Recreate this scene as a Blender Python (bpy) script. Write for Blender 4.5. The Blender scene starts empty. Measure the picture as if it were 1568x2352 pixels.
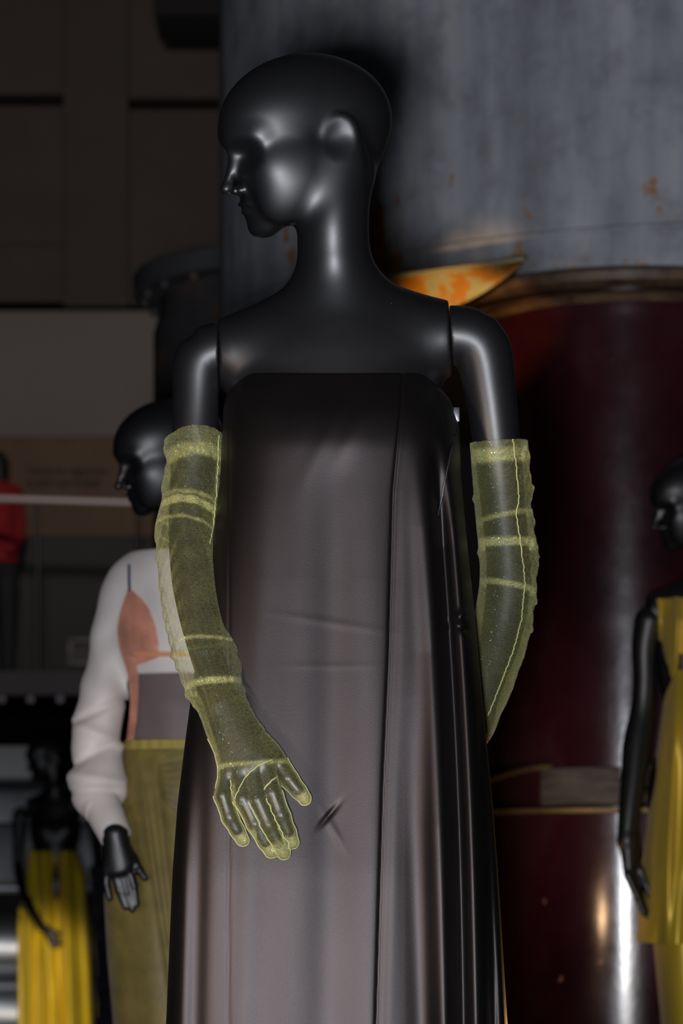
import bpy, math, random
import numpy as np
from mathutils import Vector, Matrix
random.seed(4)
SC = bpy.context.scene
COL = SC.collection
# ------------------------------------------------------------------ camera
F, HZ, CX, CAMZ = 6300.0, 2000.0, 784.0, 1.55     # focal length in px, horizon row, centre column, eye height
cam = bpy.data.objects.new('camera', bpy.data.cameras.new('camera'))
COL.objects.link(cam)
cam.location = (0, 0, CAMZ); cam.rotation_euler = (math.pi/2, 0, 0)
cam.data.sensor_fit = 'AUTO'; cam.data.sensor_width = 36.0
cam.data.lens = F/2352*36.0
cam.data.shift_y = (HZ-1176)/2352
cam.data.clip_end = 100
cam.data.dof.use_dof = True
cam.data.dof.focus_distance = 3.42
cam.data.dof.aperture_fstop = 6.9
SC.camera = cam
SC.view_settings.view_transform = 'Standard'; SC.view_settings.look = 'None'
SC.view_settings.gamma = 1.0; SC.view_settings.use_curve_mapping = False
SC.view_settings.exposure = 0.0
# ------------------------------------------------------------------ world and lamps
W = bpy.data.worlds.new('dim_hall'); SC.world = W; W.use_nodes = True
W.node_tree.nodes['Background'].inputs[0].default_value = (.50, .55, .68, 1)
W.node_tree.nodes['Background'].inputs[1].default_value = 0.015
def area(name, loc, target, sx, sy, power, color, spread=180):
    l = bpy.data.lights.new(name, 'AREA'); l.shape = 'RECTANGLE'; l.size = sx; l.size_y = sy
    l.energy = power; l.color = color; l.spread = math.radians(spread)
    o = bpy.data.objects.new(name, l); COL.objects.link(o); o.location = loc
    o.rotation_euler = (Vector(target)-Vector(loc)).to_track_quat('-Z', 'Y').to_euler()
    return o
def spot(name, loc, target, power, color, size, radius=.03, blend=.5):
    l = bpy.data.lights.new(name, 'SPOT'); l.energy = power; l.color = color
    l.spot_size = math.radians(size); l.spot_blend = blend; l.shadow_soft_size = radius
    o = bpy.data.objects.new(name, l); COL.objects.link(o); o.location = loc
    o.rotation_euler = (Vector(target)-Vector(loc)).to_track_quat('-Z', 'Y').to_euler()
    return o
area('hall_spot_near', (-.09, .05, 1.47), (0.15, 4, 2.3), .14, .16, 142, (.90, .93, 1.0))
spot('hall_spot_left', (-1.35, 1.3, 1.45), (-.02, 3.5, 1.72), 150, (1.0, .76, .62), 24, .09, .6)
spot('warm_rim_spot', (.50, 4.5, 1.25), (.20, 3.6, 1.9), 10, (1.0, .52, .20), 90, .03)
spot('warm_lip_spot', (-.08, 6.2, 2.74), (.25, 7.0, 2.955), 34, (1.0, .62, .28), 22, .02, .8)
spot('warm_column_spot', (.33, 6.45, 1.42), (.72, 7.2, 1.5), 3.2, (1.0, .62, .34), 120, .03, .6)
spot('far_stage_spot', (-1.3, 10.6, 1.2), (-1.64, 14.5, .85), 290, (1.0, .86, .6), 16, .08)
spot('right_stage_spot', (.35, 3.2, 1.2), (.95, 6.6, 1.5), 24, (1.0, .86, .62), 18, .06)
spot('left_stage_spot', (-1.1, 2.4, 1.3), (-.46, 5.4, 1.50), 40, (1.0, .92, .86), 17, .08)
spot('wall_wash', (-1.5, 12.5, 6.5), (-2.2, 22, 4.4), 700, (1.0, .86, .78), 70, .3)
area('machine_lamp', (-2.7, 15.3, 1.3), (-2.1, 16.7, 1.15), .5, .3, 7, (.85, .93, 1.0))

# ------------------------------------------------------------------ helpers
def P(px, py, Y):
    return np.array([(px-CX)/F*Y, Y, CAMZ+(HZ-py)/F*Y])
def PX(p):
    p = np.asarray(p); return CX+F*p[..., 0]/p[..., 1], HZ-F*(p[..., 2]-CAMZ)/p[..., 1]
def link(o, parent=None):
    COL.objects.link(o)
    if parent is not None: o.parent = parent
    return o
def tag(o, label=None, cat=None, group=None, kind=None):
    for k, v in (('label', label), ('category', cat), ('group', group), ('kind', kind)):
        if v: o[k] = v
    return o
def empty(name, loc=(0, 0, 0), rz=0, scale=1):
    o = bpy.data.objects.new(name, None); COL.objects.link(o); o.location = loc
    o.rotation_euler = (0, 0, rz); o.scale = (scale,)*3; o.empty_display_size = .1
    return o
def meshobj(name, verts, faces, m, parent=None, off=(0, 0, 0), smooth=True, uvs=None):
    me = bpy.data.meshes.new(name)
    v = np.asarray(verts, float)-np.asarray(off, float)
    f = np.asarray(faces) if not isinstance(faces, list) else None
    if f is not None and f.ndim == 2:
        n = f.shape[1]
        me.vertices.add(len(v)); me.vertices.foreach_set('co', v.astype(np.float32).ravel())
        me.loops.add(f.size); me.loops.foreach_set('vertex_index', f.astype(np.int32).ravel())
        me.polygons.add(len(f)); me.polygons.foreach_set('loop_start', np.arange(0, f.size, n, dtype=np.int32))
        me.update(calc_edges=True)
    else:
        me.from_pydata([tuple(x) for x in v], [], [tuple(int(i) for i in q) for q in faces]); me.update()
    me.validate()
    if smooth: me.polygons.foreach_set('use_smooth', [True]*len(me.polygons))
    if m is not None: me.materials.append(m)
    return link(bpy.data.objects.new(name, me), parent)
class MB:
    """collects simple solids into one mesh"""
    def __init__(s): s.v = []; s.f = []
    def box(s, lo, hi, bev=0):
        lo = np.array(lo, float); hi = np.array(hi, float)
        import bmesh
        bm = bmesh.new(); bmesh.ops.create_cube(bm, size=1)
        for w in bm.verts: w.co = Vector(((lo+hi)/2+np.array(w.co)*(hi-lo)).tolist())
        if bev: bmesh.ops.bevel(bm, geom=bm.edges[:], offset=bev, segments=2, affect='EDGES', profile=.7)
        n = len(s.v); bm.verts.index_update()
        s.v += [tuple(w.co) for w in bm.verts]; s.f += [tuple(n+w.index for w in q.verts) for q in bm.faces]
        bm.free(); return s
    def grid(s, G, closed_u=False, closed_v=False, cap=False):
        """G[i][j] points"""
        G = np.asarray(G, float); a, b = G.shape[:2]; n = len(s.v)
        s.v += [tuple(x) for x in G.reshape(-1, 3)]
        for i in range(a if closed_u else a-1):
            for j in range(b if closed_v else b-1):
                i2, j2 = (i+1) % a, (j+1) % b
                s.f.append((n+i*b+j, n+i*b+j2, n+i2*b+j2, n+i2*b+j))
        if cap:
            s.f.append(tuple(n+j for j in range(b))[::-1]); s.f.append(tuple(n+(a-1)*b+j for j in range(b)))
        return s
    def lathe(s, prof, c=(0, 0), n=96, closed=False):
        a = np.linspace(0, 2*np.pi, n, endpoint=False)
        G = [[(c[0]+r*math.cos(t), c[1]+r*math.sin(t), z) for t in a] for r, z in prof]
        return s.grid(G, closed_u=closed, closed_v=True, cap=not closed)
    def tube(s, pts, r, n=8, flat=1.0, up=None):
        pts = np.asarray(pts, float); rr = np.broadcast_to(np.asarray(r, float), (len(pts),))
        T = np.gradient(pts, axis=0); T /= np.linalg.norm(T, axis=1)[:, None]+1e-12
        u = np.array(up if up is not None else (0.13, .9, .21), float); G = []
        for p, t, q in zip(pts, T, rr):
            a = np.cross(t, u); a /= np.linalg.norm(a)+1e-12; b = np.cross(a, t)
            G.append([p+q*(math.cos(k)*a+flat*math.sin(k)*b) for k in np.linspace(0, 2*np.pi, n, endpoint=False)])
        return s.grid(G, closed_v=True, cap=True)
    def build(s, name, m, parent=None, off=(0, 0, 0), smooth=True, ang=40):
        o = meshobj(name, s.v, s.f, m, parent, off, smooth)
        if smooth and ang:
            try: o.data.set_sharp_from_angle(angle=math.radians(ang))
            except Exception: pass
        return o
# ---- materials
def mat(name, base=(.5, .5, .5), rough=.5, metal=0, **kw):
    m = bpy.data.materials.new(name); m.use_nodes = True
    b = m.node_tree.nodes['Principled BSDF']
    b.inputs['Base Color'].default_value = (*base, 1); b.inputs['Roughness'].default_value = rough
    b.inputs['Metallic'].default_value = metal
    for k, v in kw.items(): b.inputs[k].default_value = v
    return m
class NT:
    def __init__(s, m): s.t = m.node_tree; s.b = s.t.nodes['Principled BSDF']; s.L = s.t.links
    def n(s, typ, ins=None, **attr):
        o = s.t.nodes.new(typ)
        for k, v in attr.items(): setattr(o, k, v)
        for k, v in (ins or {}).items():
            if isinstance(v, bpy.types.NodeSocket): s.L.new(v, o.inputs[k])
            else: o.inputs[k].default_value = v
        return o
    def noise(s, vec, scale, detail=4, rough=.5, stretch=(1, 1, 1)):
        mp = s.n('ShaderNodeMapping', {'Vector': vec, 'Scale': stretch})
        return s.n('ShaderNodeTexNoise', {'Vector': mp.outputs[0], 'Scale': scale, 'Detail': detail, 'Roughness': rough}).outputs['Fac']
    def ramp(s, fac, stops):
        r = s.n('ShaderNodeValToRGB', {'Fac': fac}); e = r.color_ramp.elements
        while len(e) < len(stops): e.new(.5)
        for q, (p, c) in zip(e, stops):
            q.position = p; q.color = (*c, 1) if len(c) == 3 else c
        return r.outputs[0]
    def math(s, op, a, b=0.0, c=0.0):
        o = s.t.nodes.new('ShaderNodeMath'); o.operation = op
        for i, v in enumerate((a, b, c)):
            if isinstance(v, bpy.types.NodeSocket): s.L.new(v, o.inputs[i])
            else: o.inputs[i].default_value = v
        return o.outputs[0]
    def mix(s, fac, a, b):
        o = s.t.nodes.new('ShaderNodeMix'); o.data_type = 'RGBA'
        for i, v in ((0, fac), (6, a), (7, b)):
            if isinstance(v, bpy.types.NodeSocket): s.L.new(v, o.inputs[i])
            elif i == 0: o.inputs[0].default_value = v
            else: o.inputs[i].default_value = (*v, 1)
        return o.outputs[2]
    def bump(s, h, strength=.3, dist=.002):
        b = s.n('ShaderNodeBump', {'Height': h, 'Strength': strength, 'Distance': dist})
        s.L.new(b.outputs[0], s.b.inputs['Normal']); return b
    def set(s, k, v): s.L.new(v, s.b.inputs[k])
    def obj(s): return s.n('ShaderNodeTexCoord').outputs['Object']

def m_plastic():
    m = mat('black_satin_plastic', (.0050, .0050, .0060), .42); t = NT(m)
    m.node_tree.nodes['Principled BSDF'].inputs['Specular IOR Level'].default_value = .55
    co = t.obj(); n = t.noise(co, 60, 3)
    t.set('Roughness', t.n('ShaderNodeMapRange', {'Value': n, 'To Min': .40, 'To Max': .44}).outputs[0])
    sp = t.n('ShaderNodeTexVoronoi', {'Vector': co, 'Scale': 160}).outputs['Distance']
    rnd = t.noise(co, 31, 2); k = t.math('MULTIPLY', t.math('LESS_THAN', sp, .08), t.math('GREATER_THAN', rnd, .66))
    t.set('Base Color', t.mix(k, (.0065, .0065, .0075), (.12, .12, .12)))
    return m
def m_satin(name, col, rough=.5, sheen=.3, scale=1800, sheencol=(.8, .75, .8), metal=0):
    m = mat(name, col, rough, metal); t = NT(m); b = t.b
    b.inputs['Sheen Weight'].default_value = sheen; b.inputs['Sheen Roughness'].default_value = .5
    b.inputs['Sheen Tint'].default_value = (*sheencol, 1)
    co = t.obj(); n = t.noise(co, scale, 2, .6, (1, 1, .35)); n2 = t.noise(co, 9, 3, .5, (1, 1, .4))
    t.bump(n, .25, .0006)
    t.set('Base Color', t.mix(t.n('ShaderNodeMapRange', {'Value': n2, 'From Min': .3, 'From Max': .7}).outputs[0], tuple(c*.85 for c in col), tuple(min(1, c*1.15) for c in col)))
    return m
def m_tulle(name, col, a_face=.07, a_edge=.80, mesh=620, dens=True, glint=True, rough=.5):
    """open net: threads are opaque, the gaps clear; denser where the cloth is seen edge-on or lies double"""
    m = mat(name, col, rough); t = NT(m); b = t.b
    b.inputs['Sheen Weight'].default_value = .1
    co = t.obj()
    lw = t.n('ShaderNodeLayerWeight', {'Blend': .5}).outputs['Facing']
    e = t.math('POWER', lw, 2.2)
    al = t.math('ADD', t.math('MULTIPLY', e, a_edge-a_face), a_face)
    if dens:
        at = t.n('ShaderNodeAttribute', attribute_name='cloth_weight').outputs['Fac']
        al = t.math('ADD', al, at)
    v = t.n('ShaderNodeTexVoronoi', {'Vector': co, 'Scale': mesh, 'Randomness': .35}, feature='DISTANCE_TO_EDGE').outputs['Distance']
    hole = t.n('ShaderNodeMapRange', {'Value': v, 'From Min': .10, 'From Max': .30, 'To Min': 1.5, 'To Max': .55}).outputs[0]
    al = t.math('MINIMUM', t.math('MULTIPLY', al, hole), .97)
    t.set('Alpha', al)
    n2 = t.noise(co, 26, 4)
    c1 = t.mix(t.n('ShaderNodeMapRange', {'Value': n2, 'From Min': .35, 'From Max': .65}).outputs[0], tuple(c*.8 for c in col), tuple(min(1, c*1.15) for c in col))
    if glint:
        g = t.n('ShaderNodeTexVoronoi', {'Vector': co, 'Scale': 750.0})
        r = t.n('ShaderNodeSeparateColor', {'Color': g.outputs['Color']})
        k = t.math('GREATER_THAN', r.outputs[0], .955)
        c1 = t.mix(k, c1, (.42, .75, .55))
        t.set('Metallic', t.math('MULTIPLY', k, .85))
        nb = t.n('ShaderNodeVectorMath', {0: g.outputs['Color'], 1: (.5, .5, .5)}, operation='SUBTRACT')
        sc = t.n('ShaderNodeVectorMath', {0: nb.outputs[0], 'Scale': .55}, operation='SCALE')
        gn = t.n('ShaderNodeNewGeometry').outputs['Normal']
        ad = t.n('ShaderNodeVectorMath', {0: gn, 1: sc.outputs[0]}, operation='ADD')
        nn = t.n('ShaderNodeVectorMath', {0: ad.outputs[0]}, operation='NORMALIZE')
        t.set('Normal', nn.outputs[0])
    t.set('Base Color', c1)
    return m
def m_steel():
    m = mat('weathered_painted_steel', (.12, .12, .13), .55); t = NT(m); co = t.obj()
    sx = t.n('ShaderNodeSeparateXYZ', {'Vector': co}); z = sx.outputs[2]
    streak = t.noise(co, 5, 5, .6, (2.2, 2.2, .35)); big = t.noise(co, 1.6, 4, .55, (1, 1, .5))
    blot = t.noise(co, 14, 5, .65)
    f = t.math('ADD', t.math('MULTIPLY', streak, .6), t.math('MULTIPLY', big, .4))
    base = t.ramp(f, [(.34, (.29, .30, .33)), (.47, (.43, .445, .49)), (.56, (.54, .545, .56)), (.68, (.68, .66, .63))])
    base = t.mix(t.n('ShaderNodeMapRange', {'Value': blot, 'From Min': .45, 'From Max': .72, 'To Max': .55}).outputs[0], base, (.16, .155, .155))
    low = t.n('ShaderNodeMapRange', {'Value': z, 'From Min': .42, 'From Max': .02}).outputs[0]
    rn = t.noise(co, 9, 6, .7, (1, 1, .8))
    k = t.n('ShaderNodeMapRange', {'Value': t.math('ADD', rn, t.math('MULTIPLY', low, .13)), 'From Min': .675, 'From Max': .73}).outputs[0]
    base = t.mix(k, base, (.42, .19, .05))
    wn = t.noise(t.n('ShaderNodeVectorMath', {0: co, 1: (7, 3, 1)}).outputs[0], 11, 4, .6, (1, 1, .5))
    k2 = t.n('ShaderNodeMapRange', {'Value': t.math('ADD', wn, t.math('MULTIPLY', low, .1)), 'From Min': .70, 'From Max': .78, 'To Max': .7}).outputs[0]
    base = t.mix(k2, base, (.60, .52, .46))
    t.set('Base Color', base); t.bump(blot, .35, .004)
    return m
def m_burgundy():
    m = mat('burgundy_lacquer', (.05, .008, .011), .24); t = NT(m); co = t.obj()
    n = t.noise(co, 2.6, 5, .6, (1, 1, .6)); n2 = t.noise(co, 30, 4, .6, (1, 1, .4)); n3 = t.noise(co, 7, 4, .6)
    c = t.ramp(n, [(.36, (.018, .0025, .005)), (.52, (.045, .007, .012)), (.68, (.075, .027, .030))])
    t.b.inputs['Specular IOR Level'].default_value = .9
    sp = t.n('ShaderNodeMapRange', {'Value': t.noise(co, 24, 2), 'From Min': .74, 'From Max': .78}).outputs[0]
    t.set('Base Color', t.mix(sp, c, (.3, .12, .08)))
    t.set('Roughness', t.n('ShaderNodeMapRange', {'Value': n3, 'To Min': .10, 'To Max': .30}).outputs[0])
    t.bump(t.math('ADD', n2, t.math('MULTIPLY', n3, 1.2)), .12, .004)
    return m
def m_rusty(name, stops, rough=.6, scale=14, metal=0, bumpd=.003):
    m = mat(name, (.5, .4, .2), rough, metal); t = NT(m); co = t.obj(); n = t.noise(co, scale, 5, .6)
    t.set('Base Color', t.ramp(n, stops)); t.bump(t.noise(co, scale*3, 4), .4, bumpd); return m
def m_noisy(name, a, b, rough=.6, scale=5, stretch=(1, 1, 1), metal=0, bumpd=.002, spec=.5):
    m = mat(name, a, rough, metal); t = NT(m); co = t.obj()
    n = t.noise(co, scale, 5, .6, stretch); t.b.inputs['Specular IOR Level'].default_value = spec
    t.set('Base Color', t.ramp(n, [(.35, a), (.65, b)])); t.bump(n, .3, bumpd); return m

PLASTIC = m_plastic()
GLOVE = m_tulle('lime_tulle', (.41, .40, .14))
SEAM = mat('lime_seam_thread', (.36, .36, .14), .7)
DRESS = m_satin('black_satin', (.032, .0275, .028), .47, .0, metal=.9)
STEEL = m_steel(); BURG = m_burgundy()

# ------------------------------------------------------------------ implicit surfaces
f32 = np.float32
def unit(v): v = np.asarray(v, float); return v/np.linalg.norm(v)
def smin(a, b, k):
    if k <= 0: return np.minimum(a, b)
    h = np.maximum(k-np.abs(a-b), 0)/k
    return np.minimum(a, b)-h*h*k*.25
def smax(a, b, k): return -smin(-a, -b, k)
def cone(p, a, b, r1, r2, w=None):
    a = np.asarray(a, f32); d = np.asarray(b, f32)-a; q = p-a
    t = np.clip((q@d)/(d@d), 0, 1)
    return np.linalg.norm(q-t[:, None]*d, axis=1)-(r1+(r2-r1)*t)
def resample(pts, rs, n):
    pts = np.array(pts, float); rs = np.array(rs, float); s = np.r_[0, np.cumsum(np.linalg.norm(np.diff(pts, axis=0), axis=1))]
    u = np.linspace(0, s[-1], n); D = np.concatenate([pts, rs[:, None]], 1); T = np.gradient(D, s, axis=0); out = []
    for x in u:
        i = min(len(s)-2, max(0, int(np.searchsorted(s, x, 'right')-1))); h = s[i+1]-s[i]; t = (x-s[i])/h
        out.append((2*t**3-3*t*t+1)*D[i]+(t**3-2*t*t+t)*h*T[i]+(-2*t**3+3*t*t)*D[i+1]+(t**3-t*t)*h*T[i+1])
    out = np.array(out); return list(out[:, :3]), list(out[:, 3])
def smooth1(a, n):
    for _ in range(n): a = np.concatenate([[a[0]], .25*a[:-2]+.5*a[1:-1]+.25*a[2:], [a[-1]]])
    return a
_TAB = {}
def limb(p, pts, rs, n=14):
    """distance to a smoothly bending, smoothly tapering round limb"""
    key = tuple(np.round(np.concatenate([np.ravel(pts), rs]), 6))
    if key not in _TAB:
        a, r = resample(pts, rs, 300); T = smooth1(np.concatenate([np.array(a), np.array(r)[:, None]], 1), 160); _TAB[key] = T.astype(f32)
    T = _TAB[key]; N = len(T)-1; best = np.full(len(p), 1e9, f32); u = np.zeros(len(p), f32)
    kn = np.linspace(0, N, n+1).astype(int)
    for i0, i1 in zip(kn[:-1], kn[1:]):
        a, d = T[i0, :3], T[i1, :3]-T[i0, :3]; q = p-a; t = np.clip((q@d)/(d@d), 0, 1)
        e = np.linalg.norm(q-t[:, None]*d, axis=1)-(T[i0, 3]+t*(T[i1, 3]-T[i0, 3])); k = e < best
        best = np.where(k, e, best); u = np.where(k, i0+t*(i1-i0), u)
    ax = np.arange(N+1)
    for it in range(3):
        c = np.stack([np.interp(u, ax, T[:, k]) for k in range(3)], 1); w = 3.
        tg = (np.stack([np.interp(np.minimum(u+w, N), ax, T[:, k]) for k in range(3)], 1)-np.stack([np.interp(np.maximum(u-w, 0), ax, T[:, k]) for k in range(3)], 1))
        dt = np.minimum(u+w, N)-np.maximum(u-w, 0); tg = tg/dt[:, None]
        if it < 2: u = np.clip(u+((p-c)*tg).sum(1)/(tg*tg).sum(1), 0, N)
    return (np.linalg.norm(p-c, axis=1)-np.interp(u, ax, T[:, 3])).astype(f32)
def chain(p, pts, rs, k=.006):
    d = None
    for i in range(len(pts)-1):
        e = cone(p, pts[i], pts[i+1], rs[i], rs[i+1]); d = e if d is None else smin(d, e, k)
    return d
def ell(p, c, s, R=None):
    q = p-np.asarray(c, f32)
    if R is not None: q = q@np.asarray(R, f32).T      # rows of R are the local axes
    s = np.asarray(s, f32)
    k0 = np.linalg.norm(q/s, axis=1); k1 = np.linalg.norm(q/(s*s), axis=1)+1e-9
    return np.where(k1 > 1e-6, k0*(k0-1)/k1, -s.min())
def axes(x, y, z): return np.array([x, y, z], float)
def surface(field, lo, hi, h, newton=4, slack=1.0, relax=2):
    lo = np.array(lo, float); hi = np.array(hi, float); B = 8
    nb = np.maximum(1, np.ceil((hi-lo)/(h*B)).astype(int)); N = nb*B+1
    S = np.ones(tuple(N), bool)
    ci = np.stack(np.meshgrid(*[np.arange(n) for n in nb], indexing='ij'), -1).reshape(-1, 3)
    fc = field((lo+(ci+.5)*B*h).astype(f32))
    for c in ci[fc < 0]: S[c[0]*B:c[0]*B+B+1, c[1]*B:c[1]*B+B+1, c[2]*B:c[2]*B+B+1] = False
    act = ci[np.abs(fc) < .87*B*h*slack*1.25]
    g = np.stack(np.meshgrid(*[np.arange(B+1)]*3, indexing='ij'), -1).reshape(-1, 3)
    for i in range(0, len(act), 400):
        a = act[i:i+400]; idx = (a[:, None, :]*B+g[None]).reshape(-1, 3)
        v = field((lo+idx*h).astype(f32)) >= 0
        S[idx[:, 0], idx[:, 1], idx[:, 2]] = v
    ins = ~S; faces = []
    c = [ins[x:N[0]-1+x, y:N[1]-1+y, z:N[2]-1+z] for x in (0, 1) for y in (0, 1) for z in (0, 1)]
    anyi = np.logical_or.reduce(c); alli = np.logical_and.reduce(c); cell = anyi & ~alli
    vid = -np.ones(cell.shape, np.int64); vi = np.argwhere(cell); vid[cell] = np.arange(len(vi))
    for ax in range(3):
        A = np.take(ins, range(0, N[ax]-1), ax); Bb = np.take(ins, range(1, N[ax]), ax)
        e = np.argwhere(A != Bb)
        o1, o2 = (ax+1) % 3, (ax+2) % 3
        ok = (e[:, o1] > 0) & (e[:, o2] > 0) & (e[:, o1] < N[o1]-1) & (e[:, o2] < N[o2]-1); e = e[ok]
        flip = A[e[:, 0], e[:, 1], e[:, 2]]
        q = []
        for d1, d2 in ((-1, -1), (0, -1), (0, 0), (-1, 0)):
            w = e.copy(); w[:, o1] += d1; w[:, o2] += d2; q.append(vid[w[:, 0], w[:, 1], w[:, 2]])
        q = np.stack(q, 1); q[~flip] = q[~flip][:, ::-1]; faces.append(q[(q >= 0).all(1)])
    Fc = np.concatenate(faces); V = lo+(vi+.5)*h
    ed = np.concatenate([Fc[:, [i, (i+1) % 4]] for i in range(4)])
    deg = np.bincount(ed.ravel(), minlength=len(V)).astype(float)
    def lap(V):
        s = np.zeros_like(V)
        for k in range(3):
            s[:, k] = np.bincount(ed[:, 0], V[ed[:, 1], k], len(V))+np.bincount(ed[:, 1], V[ed[:, 0], k], len(V))
        return s/np.maximum(deg, 1)[:, None]
    def proj(V, n):
        e = h*.25
        for _ in range(n):
            f0 = field(V.astype(f32)); G = np.empty_like(V)
            for k in range(3):
                d = np.zeros(3); d[k] = e
                G[:, k] = (field((V+d).astype(f32))-field((V-d).astype(f32)))/(2*e)
            g2 = np.maximum((G*G).sum(1), .15)
            st = (f0/g2)[:, None]*G; ln = np.linalg.norm(st, axis=1)[:, None]
            V = V-st*np.minimum(1, h*.8/np.maximum(ln, 1e-9))
        return V
    V = proj(lap(V), 2)
    for _ in range(relax): V = proj(.5*V+.5*lap(V), 1)
    V = proj(V, 1)
    V = .7*V+.3*lap(V)
    return V, Fc
# ------------------------------------------------------------------ the mannequin mould
Y0 = 3.5; BASE = np.array([0, Y0, .77])
def M(px, py, dy=0.0): return P(px, py, Y0+dy)
SKIRT_TOP = None
HEAD = dict(c=M(694, 321, 0.0), yaw=68., pitch=16.2, roll=-10.4, s=np.array([.865, 1.0, .885]))
def head_axes(H):
    ya, pi_, ro = (math.radians(H[k]) for k in ('yaw', 'pitch', 'roll'))
    f = np.array([-math.sin(ya), -math.cos(ya), 0]); l = np.array([-f[1], f[0], 0.]); l = np.array([math.cos(ya), -math.sin(ya), 0])
    u = np.array([0, 0, 1.])
    f2 = f*math.cos(pi_)-u*math.sin(pi_); u2 = u*math.cos(pi_)+f*math.sin(pi_)
    l3 = l*math.cos(ro)+u2*math.sin(ro); u3 = u2*math.cos(ro)-l*math.sin(ro)
    return np.array([l3, f2, u3])      # rows: left, forward, up
HA = head_axes(HEAD)
def to_head(p): return ((p-HEAD['c'].astype(f32))@HA.T.astype(f32))/HEAD['s'].astype(f32)
def from_head(q): return HEAD['c']+(HEAD['s']*np.asarray(q, float))@HA
def head_field(p):
    q = to_head(p).astype(f32); x, y, z = q[:, 0], q[:, 1], q[:, 2]; s = np.abs(x); qs = np.stack([s, y, z], 1)
    d = ell(q, (0, -.004, .028), (.077, .112, .091))
    d = smin(d, ell(q, (0, .028, -.030), (.060, .068, .082)), .03)
    d = smin(d, cone(qs, (.040, .012, -.064), (.014, .070, -.101), .023, .017), .022)        # jaw
    d = smin(d, ell(q, (0, .078, -.108), (.019, .015, .014)), .018)                             # chin
    d = smin(d, ell(qs, (.031, .028, -.046), (.036, .056, .052)), .020)                          # flat cheek
    d = smin(d, ell(qs, (.038, .058, -.026), (.018, .020, .018)), .035)
    d = smin(d, cone(qs, (.010, .088, .020), (.040, .074, .018), .009, .008), .024)             # brow
    d = smax(d, -ell(qs, (.033, .104, -.004), (.022, .020, .012)), .022)                        # eye socket
    d = smin(d, ell(qs, (.032, .069, -.006), (.013, .012, .010)), .012)                         # lid
    d = smin(d, cone(q, (0, .090, .004), (0, .115, -.044), .0060, .0070), .010)                 # nose
    d = smin(d, ell(q, (0, .1145, -.046), (.0085, .0085, .0075)), .006)
    d = smin(d, ell(qs, (.0105, .098, -.051), (.0065, .0085, .006)), .006)
    d = smin(d, ell(q, (0, .084, -.076), (.022, .014, .018)), .016)                             # mouth mound
    d = smin(d, ell(qs, (.006, .0935, -.0715), (.014, .0075, .0042)), .0035)
    d = smin(d, ell(q, (0, .092, -.0815), (.015, .0085, .0052)), .0035)
    d = smax(d, -cone(qs, (0, .103, -.0765), (.020, .094, -.0775), .0022, .0015), .003)
    # ear: smooth shell, fused in front, free behind
    ex = unit([.95, .30, 0]); ey = unit([-.30, .95, 0])
    R = axes(ex, ey*math.cos(.22)+np.array([0, 0, math.sin(.22)]), -ey*math.sin(.22)+np.array([0, 0, math.cos(.22)]))
    er = ell(qs, (.0765, -.018, -.010), (.0085, .0240, .0350), R)
    er = smax(er, -ell(qs, (.132, -.006, -.004), (.055, .060, .080), R), .003)
    d = smin(d, er, .007)
    d = d*f32(.93)
    nn = unit([.05, -.975, -.21]); lx = unit(np.cross([0, 0, 1.], -nn)); uz = np.cross(nn, lx); uz = uz if uz[2] > 0 else -uz
    g = math.radians(-38); a1 = uz*math.cos(g)+lx*math.sin(g); a2 = np.cross(nn, a1)
    plate = ell(p, M(674, 424, -.048), (.016, .050, .036), axes(nn, a1, a2))
    return smin(d, plate, .024)
NECK = [(M(778, 400, -.012), .043), (M(765, 520, -.012), .0450), (M(770, 640, .010), .0495), (M(776, 740, .032), .062)]
def torso_field(p):
    d = head_field(p)
    d = smin(d, cone(p, M(800, 286, .01), M(782, 395, .015), .0455, .042), .045)
    n = limb(p, [a for a, _ in NECK], [r for _, r in NECK], 5)
    d = smin(d, n, .018)
    b = limb(p, [M(520, 812, .012), M(640, 808, .028), M(775, 800, .036), M(900, 790, .028), M(1030, 778, .012)], [.036, .036, .036, .036, .037], 6)
    b = smin(b, ell(p, M(775, 950, .015), (.128, .080, .165)), .06)
    b = smin(b, cone(p, M(620, 950, -.020), M(660, 1010, -.035), .032, .05), .04)
    b = smin(b, cone(p, M(930, 940, -.020), M(900, 1000, -.035), .032, .05), .04)
    b = smin(b, cone(p, M(775, 1150, .015), M(775, 1400, .015), .10, .105), .09)
    b = smin(b, cone(p, M(765, 700, .028), M(560, 782, .02), .030, .022), .05)   # trapezius
    b = smin(b, cone(p, M(790, 690, .028), M(990, 745, .02), .030, .022), .05)
    b = smin(b, cone(p, M(790, 738, -.010), M(960, 734, -.006), .005, .005), .02)   # collar bones
    b = smin(b, cone(p, M(745, 740, -.010), M(590, 764, -.006), .005, .005), .02)
    d = smin(d, b, .034)
    return d
# cut planes at the shoulder joints
def cutplane(px0, py0, px1, py1, side):
    a, b = M(px0, py0, 0), M(px1, py1, 0); t = b-a; v = a-np.array([0, 0, CAMZ]); n = np.cross(t, [0.06*side, 1, 0]); n /= np.linalg.norm(n)
    if n[0]*side < 0: n = -n
    return a, n
CR = cutplane(500, 745, 503, 920, -1); CL = cutplane(1031, 705, 1040, 880, 1)
def plane(p, C, off=0.0): return (p-C[0].astype(f32))@C[1].astype(f32)-f32(off)
print('head')
V, Fc = surface(lambda p: smax(smax(torso_field(p), plane(p, CR, -.0006), .002), plane(p, CL, -.0006), .002),
                M(440, 1330, -.17)-[.03, .0, 0.03], M(1120, 90, .17)+[.03, 0, 0.02], .0026)
root = empty('mannequin', BASE)
tag(root, 'large black bald mannequin in the foreground in a strapless dress, head turned left', 'mannequin', 'black bald mannequins in the show')
meshobj('torso', V, Fc, PLASTIC, root, BASE)
torso_me = bpy.data.objects['torso'].data
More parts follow.
